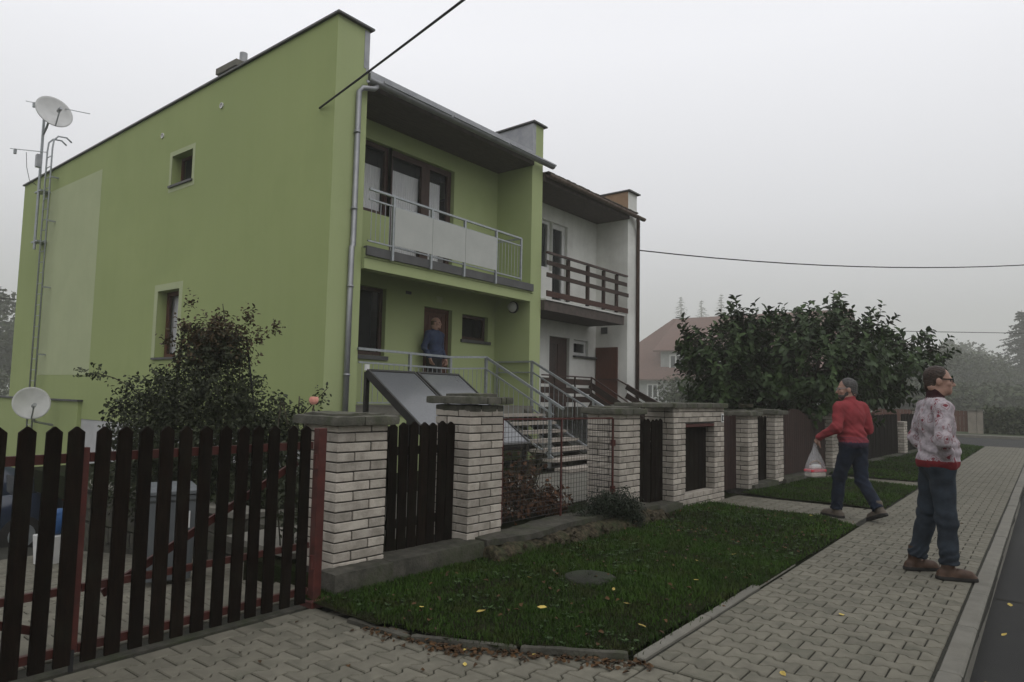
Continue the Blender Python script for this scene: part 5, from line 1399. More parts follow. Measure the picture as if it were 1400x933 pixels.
# plastic bag held by the walking man
def w_of(loc, facing, p):
    a = RAD(facing-90); return Vector((loc[0]+math.cos(a)*p[0]-math.sin(a)*p[1], loc[1]+math.sin(a)*p[0]+math.cos(a)*p[1], loc[2]+p[2]))
hp_ = w_of((9.72, 2.0, 0), 58, (-.345, .300, .955))
m_bag = bpy.data.materials.new('translucent_plastic'); m_bag.use_nodes = True
_t = m_bag.node_tree; _b = _t.nodes['Principled BSDF']; _b.inputs['Base Color'].default_value = (.75, .75, .76, 1); _b.inputs['Roughness'].default_value = .3
_tr = _t.nodes.new('ShaderNodeBsdfTransparent'); _mx = _t.nodes.new('ShaderNodeMixShader'); _mx.inputs[0].default_value = .24
_t.links.new(_tr.outputs[0], _mx.inputs[1]); _t.links.new(_b.outputs[0], _mx.inputs[2]); _t.links.new(_mx.outputs[0], _t.nodes['Material Output'].inputs['Surface'])
bt = thing('plastic_bag', 'translucent white plastic bag with red tray held by the walking man', 'bag', (hp_.x, hp_.y, hp_.z-.445), RAD(-30), local=True)
bt.scale = (.89, .89, .89)
prof = [(.0, .0, .0), (.155, .085, .0), (.165, .095, .03), (.158, .09, .12), (.135, .08, .20), (.09, .055, .30), (.045, .035, .38), (.028, .02, .44), (.022, .015, .50)]
nv = 32; V = []
for (a, c, z) in prof:
    for k in range(nv):
        th = 2*math.pi*k/nv; wob = 1+.06*math.sin(5*th+z*20)+.04*math.sin(11*th+z*33)
        V.append((a*wob*math.copysign(abs(math.cos(th))**.7, math.cos(th)), c*wob*math.copysign(abs(math.sin(th))**.7, math.sin(th)), z))
F = [(i*nv+k, i*nv+(k+1) % nv, (i+1)*nv+(k+1) % nv, (i+1)*nv+k) for i in range(len(prof)-1) for k in range(nv)]
mesh_np('bag_skin', V, F, m_bag, bt, smooth=True, center=(0, 0, 0))
MB().box(-.15, .15, -.08, .08, .075, .115).build('tray_rim', M('red_plastic', (.55, .05, .07), (.46, .04, .055), rough=.4), bt, bevel=.01)
MB().box(-.14, .14, -.075, .075, .006, .074).build('tray', M('cream_plastic', (.45, .40, .32), (.38, .33, .26), rough=.5), bt, bevel=.015)
mb = MB(); mb.tube([(.09*math.cos(a), .02*math.sin(a*2), .20+.032*math.sin(a)) for a in np.linspace(0, 6.28, 17)], .016, 8); mb.build('pretzel', M('baked_brown', (.20, .11, .05), (.13, .07, .03)), bt, smooth=True)
MB().box(-.085, .085, -.05, .05, .116, .185).build('paper_packet', m_whiteframe, bt, bevel=.02)

# ================================================================== FOLIAGE
def leaf_cloud(name, C, D, Nn, Ln, Wd, mat, parent, rnd, fold=.25, center=None, shape=2):
    n = len(C); S = np.cross(D, Nn); S /= np.linalg.norm(S, axis=1, keepdims=True)+1e-9; U_ = np.cross(S, D)
    Ln, Wd = np.asarray(Ln)[:, None], np.asarray(Wd)[:, None]
    if shape == 2:
        b0 = C; t_ = C+D*Ln-U_*Ln*.12
        r1 = C+D*Ln*.35+S*Wd*.5+U_*Wd*fold; l1 = C+D*Ln*.35-S*Wd*.5+U_*Wd*fold
        r2 = C+D*Ln*.75+S*Wd*.38+U_*Wd*fold*.5-U_*Ln*.05; l2 = C+D*Ln*.75-S*Wd*.38+U_*Wd*fold*.5-U_*Ln*.05
        V = np.stack([b0, r1, r2, t_, l2, l1], 1).reshape(-1, 3); k = np.arange(n)[:, None]*6
        F = np.concatenate([k+np.array([0, 1, 2, 3]), k+np.array([3, 4, 5, 0])]); rr = np.concatenate([rnd, rnd])
    else:
        r1 = C+D*Ln*.5+S*Wd*.5+U_*Wd*fold; l1 = C+D*Ln*.5-S*Wd*.5+U_*Wd*fold
        V = np.stack([C, r1, C+D*Ln, l1], 1).reshape(-1, 3); k = np.arange(n)[:, None]*4
        F = k+np.array([0, 1, 2, 3]); rr = rnd
    return mesh_np(name, V, F, mat, parent, rnd=rr, center=center if center is not None else None)
def unit(n): 
    v = rng.normal(size=(n, 3)); return v/np.linalg.norm(v, axis=1, keepdims=True)
def limb_mb(mb, p0, p1, r0, r1, wob=.12, n=6, k=7):
    p0, p1 = Vector(p0), Vector(p1); L_ = (p1-p0).length
    pts = [p0.lerp(p1, i/n)+Vector((random.uniform(-1, 1), random.uniform(-1, 1), random.uniform(-.4, 1)))*wob*L_*.35*math.sin(math.pi*i/n) for i in range(n+1)]
    mb.tube(pts, [r0+(r1-r0)*i/n for i in range(n+1)], k); return pts
m_bark = M('grey_brown_bark', (.085, .07, .055), (.04, .033, .027), rough=.95, scale=10, stretch=(3, 3, 1), bump=.01, bscale=25)
m_magnolia = M('large_green_leaf', (.046, .082, .020), (.010, .021, .005), rough=.55, scale=1.5, attr='rnd', lo=.1, hi=.9, spec=.25)

tr_ = thing('broadleaf_tree', 'dense dark green large leaved tree overhanging the brick pillar fence', 'tree', (16.2, 4.75, .0))
lobes = [((16.16, 4.15, 2.15), (1.55, 1.75, 1.28), 290), ((16.6, 5.6, 2.1), (1.6, 1.6, 1.2), 165), ((14.98, 5.67, 2.12), (.75, .85, 1.15), 110), ((15.05, 5.45, 3.05), (.28, .28, .52), 22), ((14.6, 6.05, 2.35), (.35, .4, .5), 26),
         ((17.21, 2.9, 2.22), (1.1, 1.15, .74), 120), ((17.7, 2.15, 2.60), (.42, .40, .30), 16), ((17.0, 3.6, 1.80), (1.0, 1.0, .40), 60), ((14.97, 5.78, 1.35), (.70, .8, .6), 70), ((16.1, 4.15, 3.12), (.62, .75, .46), 40), ((15.45, 5.0, 2.55), (.6, .7, .85), 70), ((16.6, 3.3, 2.95), (.5, .6, .32), 22), ((16.4, 3.75, 3.45), (.25, .3, .22), 10), ((16.9, 3.0, 3.1), (.35, .35, .2), 10), ((17.4, 2.5, 2.85), (.3, .3, .2), 8), ((14.45, 6.25, 2.75), (.2, .2, .3), 8), ((15.8, 4.9, 1.2), (1.4, 1.4, .8), 90)]
stem = MB(); fork = []
base_ = Vector((16.2, 4.75, 0))
trunk = limb_mb(stem, (16.2, 4.75, -.1), (16.1, 4.7, .75), .12, .085, .05)
fork = trunk[-1]
stem.build('trunk', m_bark, tr_, smooth=True)
for (c, r, n) in lobes:
    lm = MB(); pts = limb_mb(lm, fork, c, .055, .022, .16)
    for q in range(5):
        e = Vector(c)+Vector((random.uniform(-.8, .8)*r[0], random.uniform(-.8, .8)*r[1], random.uniform(-.2, .85)*r[2])); limb_mb(lm, pts[random.choice((3, 4, 5, 6))], e, .018, .007, .15, 4, 5)
    lm.build('limb', m_bark, tr_, smooth=True)
C, D, Nn, Ln, Wd, R_ = [], [], [], [], [], []
tw = MB()
for (c, r, n) in lobes:
    c, r = np.array(c), np.array(r)
    for q in range(n):
        u = rng.normal(size=3); u /= np.linalg.norm(u); rad = rng.random()**.30
        p = c+u*r*rad
        if p[2] < .35: continue
        ax = norm(u*np.array([1, 1, .7])+np.array([0, 0, .75])+rng.normal(size=3)*.25); sl = rng.uniform(.22, .5)
        tw.tube([p-ax*sl*.8, p+ax*sl*.55], .005, 3, caps=False)
        m = rng.integers(10, 16); tone = rng.uniform(.1, .75)
        for k in range(m):
            s_ = (k/m)*sl; a = k*2.4+rng.uniform(-.4, .4)
            side = norm(np.cross(ax, [math.cos(a), math.sin(a), .3])); d_ = norm(side*1.0+ax*(.35+.5*k/m)+np.array([0, 0, rng.uniform(-.45, .15)]))
            C.append(p-ax*sl*.45+ax*s_*1.35); D.append(d_); Nn.append(norm(ax+np.array([0, 0, .6])+rng.normal(size=3)*.35)); L_ = rng.uniform(.10, .19); Ln.append(L_); Wd.append(L_*rng.uniform(.52, .66)); R_.append(np.clip(tone+rng.normal()*.16+(k/m)*.15, 0, 1))
leaf_cloud('crown', np.array(C), np.array(D), np.array(Nn), Ln, Wd, m_magnolia, tr_, np.array(R_))
tag(tw.build('twig', m_bark, tr_), kind='stuff')

# --- rose bush behind the driveway gate
m_rose = M('small_rose_leaf', (.038, .046, .016), (.013, .019, .007), rough=.6, scale=2, attr='rnd', lo=.1, hi=.9)
m_rosered = M('reddish_rose_leaf', (.072, .044, .018), (.030, .026, .009), rough=.6, scale=2, attr='rnd', lo=.1, hi=.9)
m_cane = M('rose_cane', (.06, .05, .03), (.03, .03, .018), rough=.8)
rb = thing('rose_bush', 'tall dark rose bush with reddish top against the green side wall', 'shrub', (4.35, 8.15, .1))
cn = MB()
canes = [((4.3, 8.15, .1), (4.1, 8.45, 1.5), (4.35, 8.03, 2.35)), ((4.4, 8.1, .1), (4.7, 7.75, 1.5), (4.5, 7.85, 2.3)), ((4.35, 8.15, .1), (4.0, 8.6, 1.5), (4.1, 8.3, 2.2)), ((4.3, 8.2, .1), (3.95, 8.65, 1.70), (3.41, 9.28, 1.66)), ((4.4, 8.1, .1), (4.6, 7.9, 1.3), (4.4, 8.0, 2.55)), ((4.5, 8.0, .1), (5.0, 7.4, 1.0), (5.35, 7.1, 1.55))]
for a, m_, e in canes:
    a, m_, e = Vector(a), Vector(m_), Vector(e)
    cn.tube([(1-t)**2*a+2*t*(1-t)*m_+t*t*e for t in [k/10 for k in range(11)]], [.014-.009*k/10 for k in range(11)], 6)
cn.build('cane', m_cane, rb, smooth=True)
MB().tube([(4.05, 8.45, .2), (4.12, 8.4, 2.15)], .012, 6).tube([(4.85, 7.62, .2), (4.62, 7.8, 2.15)], .012, 6).tube([(4.12, 8.4, 2.1), (4.62, 7.8, 2.1)], .01, 6).build('support_frame', m_dark, rb)
def bush(lobes_, ls, wratio, per, tone, down=.0):
    C, D, Nn, Ln, Wd, R_ = [], [], [], [], [], []
    for (c, r, n) in lobes_:
        c, r = np.array(c), np.array(r); u = unit(n); rad = rng.random(n)**.38
        P = c+u*r*rad[:, None]
        for p, uu in zip(P, u):
            ax = norm(uu*.8+np.array([0, 0, .5])+rng.normal(size=3)*.5); tn = rng.uniform(*tone)
            for k in range(per):
                C.append(p+ax*ls*.75*(k-per/2)); s_ = rng.normal(size=3); D.append(norm(s_-ax*(s_@ax)*.5+np.array([0, 0, -down]))); Nn.append(norm(rng.normal(size=3)*.6+np.array([0, 0, 1])))
                L_ = ls*rng.uniform(.7, 1.3); Ln.append(L_); Wd.append(L_*wratio); R_.append(np.clip(tn+rng.normal()*.15, 0, 1))
    return [np.array(x) for x in (C, D, Nn, Ln, Wd, R_)]
rl_ = bush([((4.29, 8.19, 1.45), (.72, .78, .42), 800), ((4.33, 8.21, .85), (.98, .98, .48), 1300), ((4.73, 7.67, 1.1), (.42, .42, .42), 280), ((4.1, 8.6, .4), (.9, .8, .5), 650), ((4.95, 7.35, .75), (.40, .40, .5), 420), ((4.5, 7.6, .35), (.7, .6, .4), 420), ((3.95, 8.7, 1.05), (.55, .55, .45), 420), ((4.34, 8.03, 1.95), (.38, .42, .28), 300), ((3.45, 9.23, 1.66), (.20, .22, .07), 14), ((3.75, 8.9, 1.35), (.25, .3, .35), 60), ((5.25, 7.15, 1.4), (.14, .14, .2), 14)], .050, .55, 6, (.1, .8))
leaf_cloud('foliage', rl_[0], rl_[1], rl_[2], rl_[3], rl_[4], m_rose, rb, rl_[5])
rr_ = bush([((4.34, 8.03, 2.15), (.40, .40, .26), 260), ((4.2, 8.1, 1.85), (.35, .38, .2), 50), ((4.5, 7.85, 2.0), (.35, .3, .25), 60), ((4.1, 8.35, 2.25), (.15, .15, .12), 16), ((4.6, 7.75, 2.42), (.10, .10, .12), 12), ((4.15, 8.3, 2.55), (.05, .05, .12), 7), ((4.7, 7.65, 2.15), (.14, .14, .10), 12), ((4.85, 7.55, 2.28), (.10, .10, .05), 7), ((3.98, 8.45, 2.1), (.12, .12, .10), 10)], .050, .5, 6, (.2, .9))
leaf_cloud('reddish_foliage', rr_[0], rr_[1], rr_[2], rr_[3], rr_[4], m_rosered, rb, rr_[5])
# pale pink bloom behind the first pillar
rp = thing('rose_plant', 'single pink rose bloom rising behind the nearest brick pillar cap', 'rose', (3.5, 4.95, .1))
MB().tube([(3.5, 4.95, .1), (3.47, 4.9, .8), (3.5, 4.83, 1.38)], .007, 6).tube([(3.5, 5.2, .1), (3.46, 5.3, .9), (3.5, 5.3, 1.43)], .006, 6).tube([(3.55, 5.1, .1), (3.6, 5.2, .9), (3.6, 5.18, 1.45)], .006, 6).tube([(3.55, 5.15, 1.0), (3.45, 5.2, 1.4)], .005, 5).build('cane', m_cane, rp, smooth=True)
m_pink = M('pink_petal', (.78, .38, .30), (.66, .26, .21), rough=.6, scale=14)
pm = MB()
for k in range(13):
    a0 = k*2.4; R0 = .018+.0019*k; c = Vector((3.5, 4.83, 1.425)); wv_ = 1.25; lat1 = .95-.03*k
    nn = 5; vs = []; fs = []
    for i in range(nn+1):
        for j in range(nn+1):
            lo = a0+(i/nn-.5)*wv_*(.6+.8*math.sin(math.pi*j/nn*.7+.5)); la = -1.1+(lat1+1.1)*j/nn
            rr = R0*(1+.10*(j/nn)**3); vs.append(c+Vector((math.cos(lo)*math.cos(la), math.sin(lo)*math.cos(la), math.sin(la)*1.08))*rr)
    for i in range(nn):
        for j in range(nn): q0 = i*(nn+1)+j; fs.append((q0, q0+nn+1, q0+nn+2, q0+1))
    pm.add(vs, fs)
pm.build('bloom', m_pink, rp, smooth=True)
q = bush([((3.5, 5.3, 1.3), (.05, .05, .2), 8), ((3.6, 5.18, 1.35), (.06, .06, .18), 9), ((3.5, 5.0, .9), (.2, .2, .5), 50), ((3.45, 5.2, 1.38), (.05, .05, .08), 4)], .045, .55, 4, (.2, .8))
leaf_cloud('foliage', q[0], q[1], q[2], q[3], q[4], m_rose, rp, q[5])
# faded brown bush behind the wire mesh
m_brownleaf = M('faded_brown_leaf', (.115, .050, .022), (.030, .020, .011), rough=.8, scale=2, attr='rnd', lo=.1, hi=.9)
bb = thing('brown_bush', 'faded red brown autumn bush behind the wire mesh panel', 'shrub', (6.1, 4.75, .1))
bs = MB()
for k in range(34):
    x = random.uniform(5.3, 6.9); limb_mb(bs, (6.0+(x-6.1)*.5, 4.75, .1), (x, random.uniform(4.45, 5.0), random.uniform(.5, .98)), .008, .003, .1, 4, 5)
bs.build('stem', m_cane, bb)
q = bush([((5.50, 4.72, .50), (.42, .30, .33), 150), ((6.05, 4.75, .40), (.50, .28, .30), 150), ((6.7, 4.72, .28), (.48, .22, .20), 110), ((5.75, 4.85, .82), (.3, .2, .16), 22), ((6.5, 4.8, .62), (.2, .2, .16), 18), ((5.3, 4.6, .85), (.15, .15, .15), 10)], .062, .6, 5, (.05, .9), .3)
leaf_cloud('foliage', q[0], q[1], q[2], q[3], q[4], m_brownleaf, bb, q[5])
q = bush([((6.35, 5.5, .8), (.16, .16, .45), 40)], .06, .6, 5, (.2, .8)); gpn = thing('garden_plant', 'upright green garden plant in front of the stair steps', 'plant', (6.35, 5.5, .1))
leaf_cloud('foliage', q[0], q[1], q[2], q[3], q[4], m_rose, gpn, q[5]); MB().tube([(6.35, 5.5, .1), (6.35, 5.5, 1.2)], .008, 5).build('stem', m_cane, gpn)
# evergreen spilling over the plinth
m_ever = M('dark_evergreen', (.020, .032, .013), (.007, .012, .005), rough=.6, scale=2, attr='rnd', lo=.1, hi=.9)
ev = thing('evergreen_clump', 'dark evergreen clump spilling over the low wall before the third pillar', 'shrub', (6.9, 4.0, .0))
MB().tube([(6.95, 4.25, .0), (6.9, 4.1, .35), (7.0, 3.9, .35)], .02, 6).build('stem', m_bark, ev)
q = bush([((6.78, 3.97, .30), (.22, .17, .14), 320), ((7.02, 3.86, .28), (.18, .15, .19), 340), ((7.15, 3.76, .15), (.13, .10, .18), 160), ((6.5, 4.05, .25), (.15, .12, .08), 40)], .035, .4, 6, (.05, .8), .3)
leaf_cloud('foliage', q[0], q[1], q[2], q[3], q[4], m_ever, ev, q[5], shape=1)
# loose dry wreath on the pillar cap
wt = MB()
wc = Vector(fw(8.15, .15, 1.375))
for k in range(26):
    r = random.uniform(.07, .11); tl = Vector((random.uniform(-.2, .2), random.uniform(-.2, .2), 1)).normalized(); a = tl.orthogonal().normalized(); c_ = tl.cross(a)
    wt.tube([wc+(a*math.cos(t)+c_*math.sin(t))*r+Vector((0, 0, .01+.03*random.random())) for t in np.linspace(0, random.uniform(3, 6), 10)], .004, 4, caps=False)
tag(wt.build('dry_wreath', m_cane), 'loose coil of dry brown twigs on the pillar cap beside the path', 'twig wreath')

# ================================================================== GARDEN, DRIVEWAY CORNER
b = MB(); b.box(4.22, 30, 4.40, 9.2, -.25, .10); b.box(4.22, 6.69, 9.2, 13.8, -.25, .10); b.box(3.28, 4.22, 4.45, 5.4, -.25, .09); b.box(17.1, 40, 9.2, 30, -.25, .05)
struct(b.build('garden_soil', m_soil, center=False))
b = MB(); b.box(4.6, 12.3, 4.95, 7.1, .05, .115); struct(b.build('garden_paving', m_kerb, center=False))
gw = thing('garden_wall', 'low grey block retaining wall beside the sloping driveway', 'retaining wall', (4.05, 8.5, -1.2))
for k in range(9):
    y0 = 5.45+k*.62
    for j in range(5):
        z1 = .18-.2*j-(.02*k)
        if z1-.2 < slope_z(y0)-.3: continue
        V, Fq = rough_box(3.98+random.uniform(-.015, .015), 4.215, y0+(.3 if j % 2 else 0), y0+(.3 if j % 2 else 0)+.61, z1-.195, z1, cell=.12, amp=.008, seed=300+k*7+j, rnd=.015)
        mesh_np('block', V, Fq, m_conc, gw, smooth=True, center=V.mean(0))
for k in range(5):
    V, Fq = rough_box(3.5, 4.25, 5.42+k*1.1, 6.48+k*1.1, .19-.02*k, .25-.02*k, cell=.12, amp=.008, seed=360+k, rnd=.015) if k else rough_box(3.4, 4.25, 4.9, 5.95, .12, .18, cell=.12, amp=.008, seed=360, rnd=.015)
    if k: V[:, 0] = np.maximum(V[:, 0], 3.9)
    mesh_np('coping_slab', V, Fq, m_kerb, gw, smooth=True, center=V.mean(0))
q = bush([((3.75, 5.1, .45), (.35, .3, .35), 90), ((4.6, 6.3, .35), (.4, .6, .3), 160)], .05, .55, 5, (.2, .8)); gpn = thing('garden_plant', 'low leafy perennial beside the driveway wall behind the gate', 'plant', (3.9, 5.2, .1))
leaf_cloud('foliage', q[0], q[1], q[2], q[3], q[4], m_rose, gpn, q[5])
# wheelie bin
m_bin = M('grey_bin_plastic', (.12, .13, .135), (.09, .10, .105), rough=.5, scale=4)
bn = thing('wheelie_bin', 'grey wheeled rubbish bin standing behind the gate brace', 'bin', (2.98, 6.13, slope_z(6.13)), RAD(-20), local=True)
mb = MB()
def loft(mb, secs, m=0):
    n = len(secs[0]); vs = [p for s in secs for p in s]; fs = [tuple(range(n-1, -1, -1)), tuple(range((len(secs)-1)*n, len(secs)*n))]
    for i in range(len(secs)-1): fs += [(i*n+k, i*n+(k+1) % n, (i+1)*n+(k+1) % n, (i+1)*n+k) for k in range(n)]
    mb.add(vs, fs, m)
def rrect(w_, d_, z, r=.04, dy=0, n=4):
    out = []
    for (sx, sy, a0) in ((1, 1, 0), (-1, 1, 90), (-1, -1, 180), (1, -1, 270)):
        for k in range(n+1): a = RAD(a0+90*k/n); out.append((sx*(w_/2-r)+r*math.cos(a), sy*(d_/2-r)+r*math.sin(a)+dy, z))
    return out
loft(mb, [rrect(.36, .40, .06), rrect(.40, .46, .72), rrect(.42, .49, .74), rrect(.42, .49, .78)]); mb.build('bin_body', m_bin, bn, bevel=.004)
mb = MB(); loft(mb, [rrect(.44, .52, .785), rrect(.44, .52, .815), rrect(.38, .44, .845)]); mb.build('lid', m_bin, bn, bevel=.004)
MB().tube([(-.18, .26, .78), (-.18, .30, .80), (.18, .30, .80), (.18, .26, .78)], .014, 7).build('handle', m_bin, bn)
for sx in (-.2, .2): mb = MB(); mb.lathe([(0, -.02), (.09, -.02), (.1, 0), (.09, .02), (0, .02)], 16, (sx, .2, .1), axis=Vector((1, 0, 0))); mb.build('wheel', m_sole, bn)
MB().box(.10, .14, -.245, -.232, .50, .64).build('sticker', m_whiteframe, bn)
# white box with blue bag
bx = thing('storage_box', 'white plastic box on the sloping drive below the blue sack', 'box', (3.26, 9.42, slope_z(9.42)), RAD(15), local=True)
mb = MB(); loft(mb, [rrect(.36, .30, 0, .03), rrect(.40, .34, .34, .03)]); mb.build('box_body', m_whiteframe, bx, bevel=.004)
V, Fq = rough_box(-.17, .17, -.14, .14, .345, .62, cell=.04, amp=.05, seed=77, rnd=.10)
a = RAD(15); sk = mesh_np('sack', [(3.26+x*math.cos(a)-y*math.sin(a), 9.42+x*math.sin(a)+y*math.cos(a), slope_z(9.42)+z) for x, y, z in V], Fq, M('blue_sack', (.03, .10, .26), (.02, .07, .19), rough=.5), None, smooth=True, center=(3.26, 9.42, slope_z(9.42)+.345))
tag(sk, 'blue plastic sack resting on the white box behind the gate', 'sack')
# dark blue car at the bottom of the drive
m_car = M('dark_blue_car_paint', (.018, .028, .055), (.014, .022, .045), rough=.3, scale=2, coat=.8, spec=.5)
m_cglass = glass_mat('car_glass', (.03, .035, .04), .25)
car = thing('parked_car', 'dark blue hatchback parked at the foot of the sloping driveway', 'car', (2.75, 14.1, slope_z(14.6)), RAD(0), local=True)
def sec(x, w0, z0, w1, z1, w2, z2): return [(x, -w0, z0), (x, -w1, z1), (x, -w2, z2), (x, w2, z2), (x, w1, z1), (x, w0, z0)]
mb = MB(); S_ = [(-2.0, .70, .30, .72, .55, .66, .62), (-1.85, .80, .22, .84, .58, .74, .74), (-1.1, .84, .20, .87, .66, .78, .90), (-.95, .84, .20, .87, .68, .80, .93), (1.1, .84, .20, .88, .70, .82, .98), (1.75, .82, .22, .86, .70, .78, .98), (1.95, .74, .30, .78, .62, .70, .90)]
loft(mb, [sec(*s) for s in S_]); mb.build('body', m_car, car, bevel=.03, smooth=True)
mb = MB(); G_ = [(-.95, .78, .92, .76, .925, .74, .93), (-.30, .78, .93, .70, 1.30, .60, 1.40), (.2, .79, .95, .70, 1.36, .60, 1.46), (1.1, .80, .97, .70, 1.34, .60, 1.43), (1.72, .76, .96, .70, 1.15, .62, 1.2)]
loft(mb, [sec(*s) for s in G_]); cab = mb.build('cabin', m_car, car, bevel=.02, smooth=True)
for sy in (-1, 1):
    mb = MB()
    for (xa, xb) in ((-.62, .18), (.24, 1.02), (1.08, 1.5)):
        za = .97; zta = 1.30 if xa > -.5 else 1.02; ztb = 1.31 if xb < 1.2 else 1.18
        ya = lambda z: sy*(.79-(z-.95)*.235+.012)
        mb.quad((xa, ya(za), za), (xb, ya(za), za), (xb, ya(ztb), ztb), (xa+(.25 if xa < -.5 else 0), ya(1.28), 1.28 if xa < -.5 else zta))
    mb.build('side_window', m_cglass, car)
    for xx in (-1.25, 1.3):
        mb = MB(); mb.lathe([(0, -.09), (.27, -.09), (.31, -.06), (.31, .08), (.20, .10), (0, .09)], 24, (xx, sy*.80, .31), axis=Vector((0, sy, 0))); wl = mb.build('wheel', m_sole, car, smooth=False)
        mb = MB(); mb.lathe([(0, .105), (.19, .102), (.20, .095)], 20, (xx, sy*.80, .31), axis=Vector((0, sy, 0))); mb.build('rim', m_galv, wl)
    mb = MB(); mb.box(-.55, -.40, sy*.90-.07, sy*.90+.07, .93, 1.06); mb.build('mirror', m_car, car, bevel=.02)
    mb = MB(); mb.box(-1.99, -1.8, sy*.62-.14, sy*.62+.14, .56, .70); mb.build('headlight', m_cglass, car, bevel=.02)
    mb = MB(); mb.box(1.85, 1.97, sy*.68-.07, sy*.68+.07, .66, .92); mb.build('tail_light', M('tail_red', (.2, .015, .015), (.15, .01, .01), rough=.2), car, bevel=.015)

# ================================================================== FAR THINGS IN THE FOG
KF = 2.3
fh = thing('red_roof_house', 'foggy grey house with red tiled half hipped roof beyond the white house', 'house', (47*KF, 19*KF, 0))
b = MB(); b.box(45.2, 54, 11, 24.6, -.3, 2.95); b.box(45.5, 50, 14.0, 22.0, 2.9, 4.95)
b.far(KF).build('wall', M('grey_render', (.34, .34, .33), (.28, .28, .27), scale=2), fh)
m_rtile = M('red_roof_tile', (.155, .085, .068), (.115, .066, .055), scale=3, rough=.9, dirt=(.10, .06, .05), dirt_scale=.6, dirt_amt=.5)
rf3 = MB(); n = 15
for k in range(n):
    t0, t1 = k/n, (k+1)/n
    y0a, y0b = 25.0-1.0*max(0, t0-.55)*5, 25.0-1.0*max(0, t1-.55)*5
    xa, za, xb, zb = 44.7+4.5*t0, 2.8+4.75*t0, 44.7+4.5*t1, 2.8+4.75*t1
    rf3.add([(xa-.03, 10, za+.05), (xb, 10, zb+.08), (xb, y0b, zb+.08), (xa-.03, y0a, za+.05), (xa-.03, 10, za-.08), (xa-.03, y0a, za-.08)], [(0, 3, 2, 1), (0, 4, 5, 3)])
    rf3.add([(53.7-4.5*t0, 10, za), (53.7-4.5*t1, 10, zb), (53.7-4.5*t1, y0b, zb), (53.7-4.5*t0, y0a, za)], [(0, 1, 2, 3)])
rf3.add([(44.7, 25, 2.8), (47.2, 25, 5.42), (51.2, 25, 5.42), (53.7, 25, 2.8)], [(0, 1, 2, 3)]); rf3.add([(47.15, 25, 5.35), (49.2, 22.75, 7.55), (51.2, 25, 5.35)], [(0, 1, 2)])
rf3 = rf3.far(KF).build('roof', m_rtile, fh)
dm = MB()
for k in range(7):
    t0, t1 = k/7, (k+1)/7; dm.add([(45.1+4.1*t0-.02, 13.4, 4.85+2.7*t0+.06), (45.1+4.1*t1, 13.4, 4.85+2.7*t1+.08), (45.1+4.1*t1, 22.4-.0*t1, 4.85+2.7*t1+.08), (45.1+4.1*t0-.02, 22.4, 4.85+2.7*t0+.06), (45.1+4.1*t0-.02, 13.4, 4.85+2.7*t0-.05), (45.1+4.1*t0-.02, 22.4, 4.85+2.7*t0-.05)], [(0, 3, 2, 1), (0, 4, 5, 3)])
dm.far(KF).build('dormer_roof', m_rtile, rf3)
MB().box(45.46, 45.499, 18.0, 20.1, 3.35, 4.6).far(KF).build('cladding', m_rtile, fh)
for (ya, yb, za, zb, xx) in ((20.3, 21.3, 3.55, 4.6, 45.48), (16.6, 17.6, 3.55, 4.6, 45.48), (22.0, 22.9, 1.45, 2.5, 45.18), (18, 19.2, 1.4, 2.5, 45.18)):
    f = MB()
    f.box(xx-.05, xx, ya, yb, za, za+.1); f.box(xx-.05, xx, ya, yb, zb-.1, zb); f.box(xx-.05, xx, ya, ya+.1, za+.1, zb-.1); f.box(xx-.05, xx, yb-.1, yb, za+.1, zb-.1); f.box(xx-.05, xx, (ya+yb)/2-.05, (ya+yb)/2+.05, za+.1, zb-.1)
    f = f.far(KF).build('window', m_whiteframe, fh); MB().box(xx-.025, xx-.005, ya+.1, yb-.1, za+.1, zb-.1).far(KF).build('pane', m_cglass, f)
m_leafbg = M('background_leaf', (.060, .075, .032), (.03, .042, .018), rough=.8, scale=.6, attr='rnd', lo=.1, hi=.9)
m_needle = M('spruce_needle', (.028, .042, .026), (.014, .022, .014), rough=.8, scale=.6, attr='rnd', lo=.1, hi=.9)
def bg_tree(x, y, z0, h, wd, label, n=420, ls=.32, group='leafy trees in the fog', mat=None, name='leafy_tree', trunk=True):
    t = thing(name, label, 'tree' if trunk else 'shrub', (x, y, z0), 0, group)
    tk = MB(); limb_mb(tk, (x, y, z0-.2), (x+random.uniform(-.2, .2), y+random.uniform(-.2, .2), z0+h*.75), max(.04, h*.02), .03, .05)
    for k in range(7): limb_mb(tk, (x, y, z0+h*random.uniform(.2, .5)), (x+random.uniform(-.45, .45)*wd, y+random.uniform(-.45, .45)*wd, z0+h*random.uniform(.5, .9)), h*.008+.01, .01, .15, 4, 5)
    tk.build('trunk', m_bark, t, smooth=True)
    lob = [((x+random.uniform(-.30, .30)*wd, y+random.uniform(-.3, .3)*wd, z0+h*random.uniform(.28, .82)), (wd*random.uniform(.16, .30), wd*random.uniform(.16, .30), h*random.uniform(.10, .19)), n//9) for k in range(9)]
    lob.append(((x, y, z0+h*.5), (wd*.36, wd*.36, h*.38), n//3))
    q = bush(lob, ls, .7, 4, (.1, .8)); leaf_cloud('crown', q[0], q[1], q[2], q[3], q[4], mat or m_leafbg, t, q[5], shape=1)
    return t
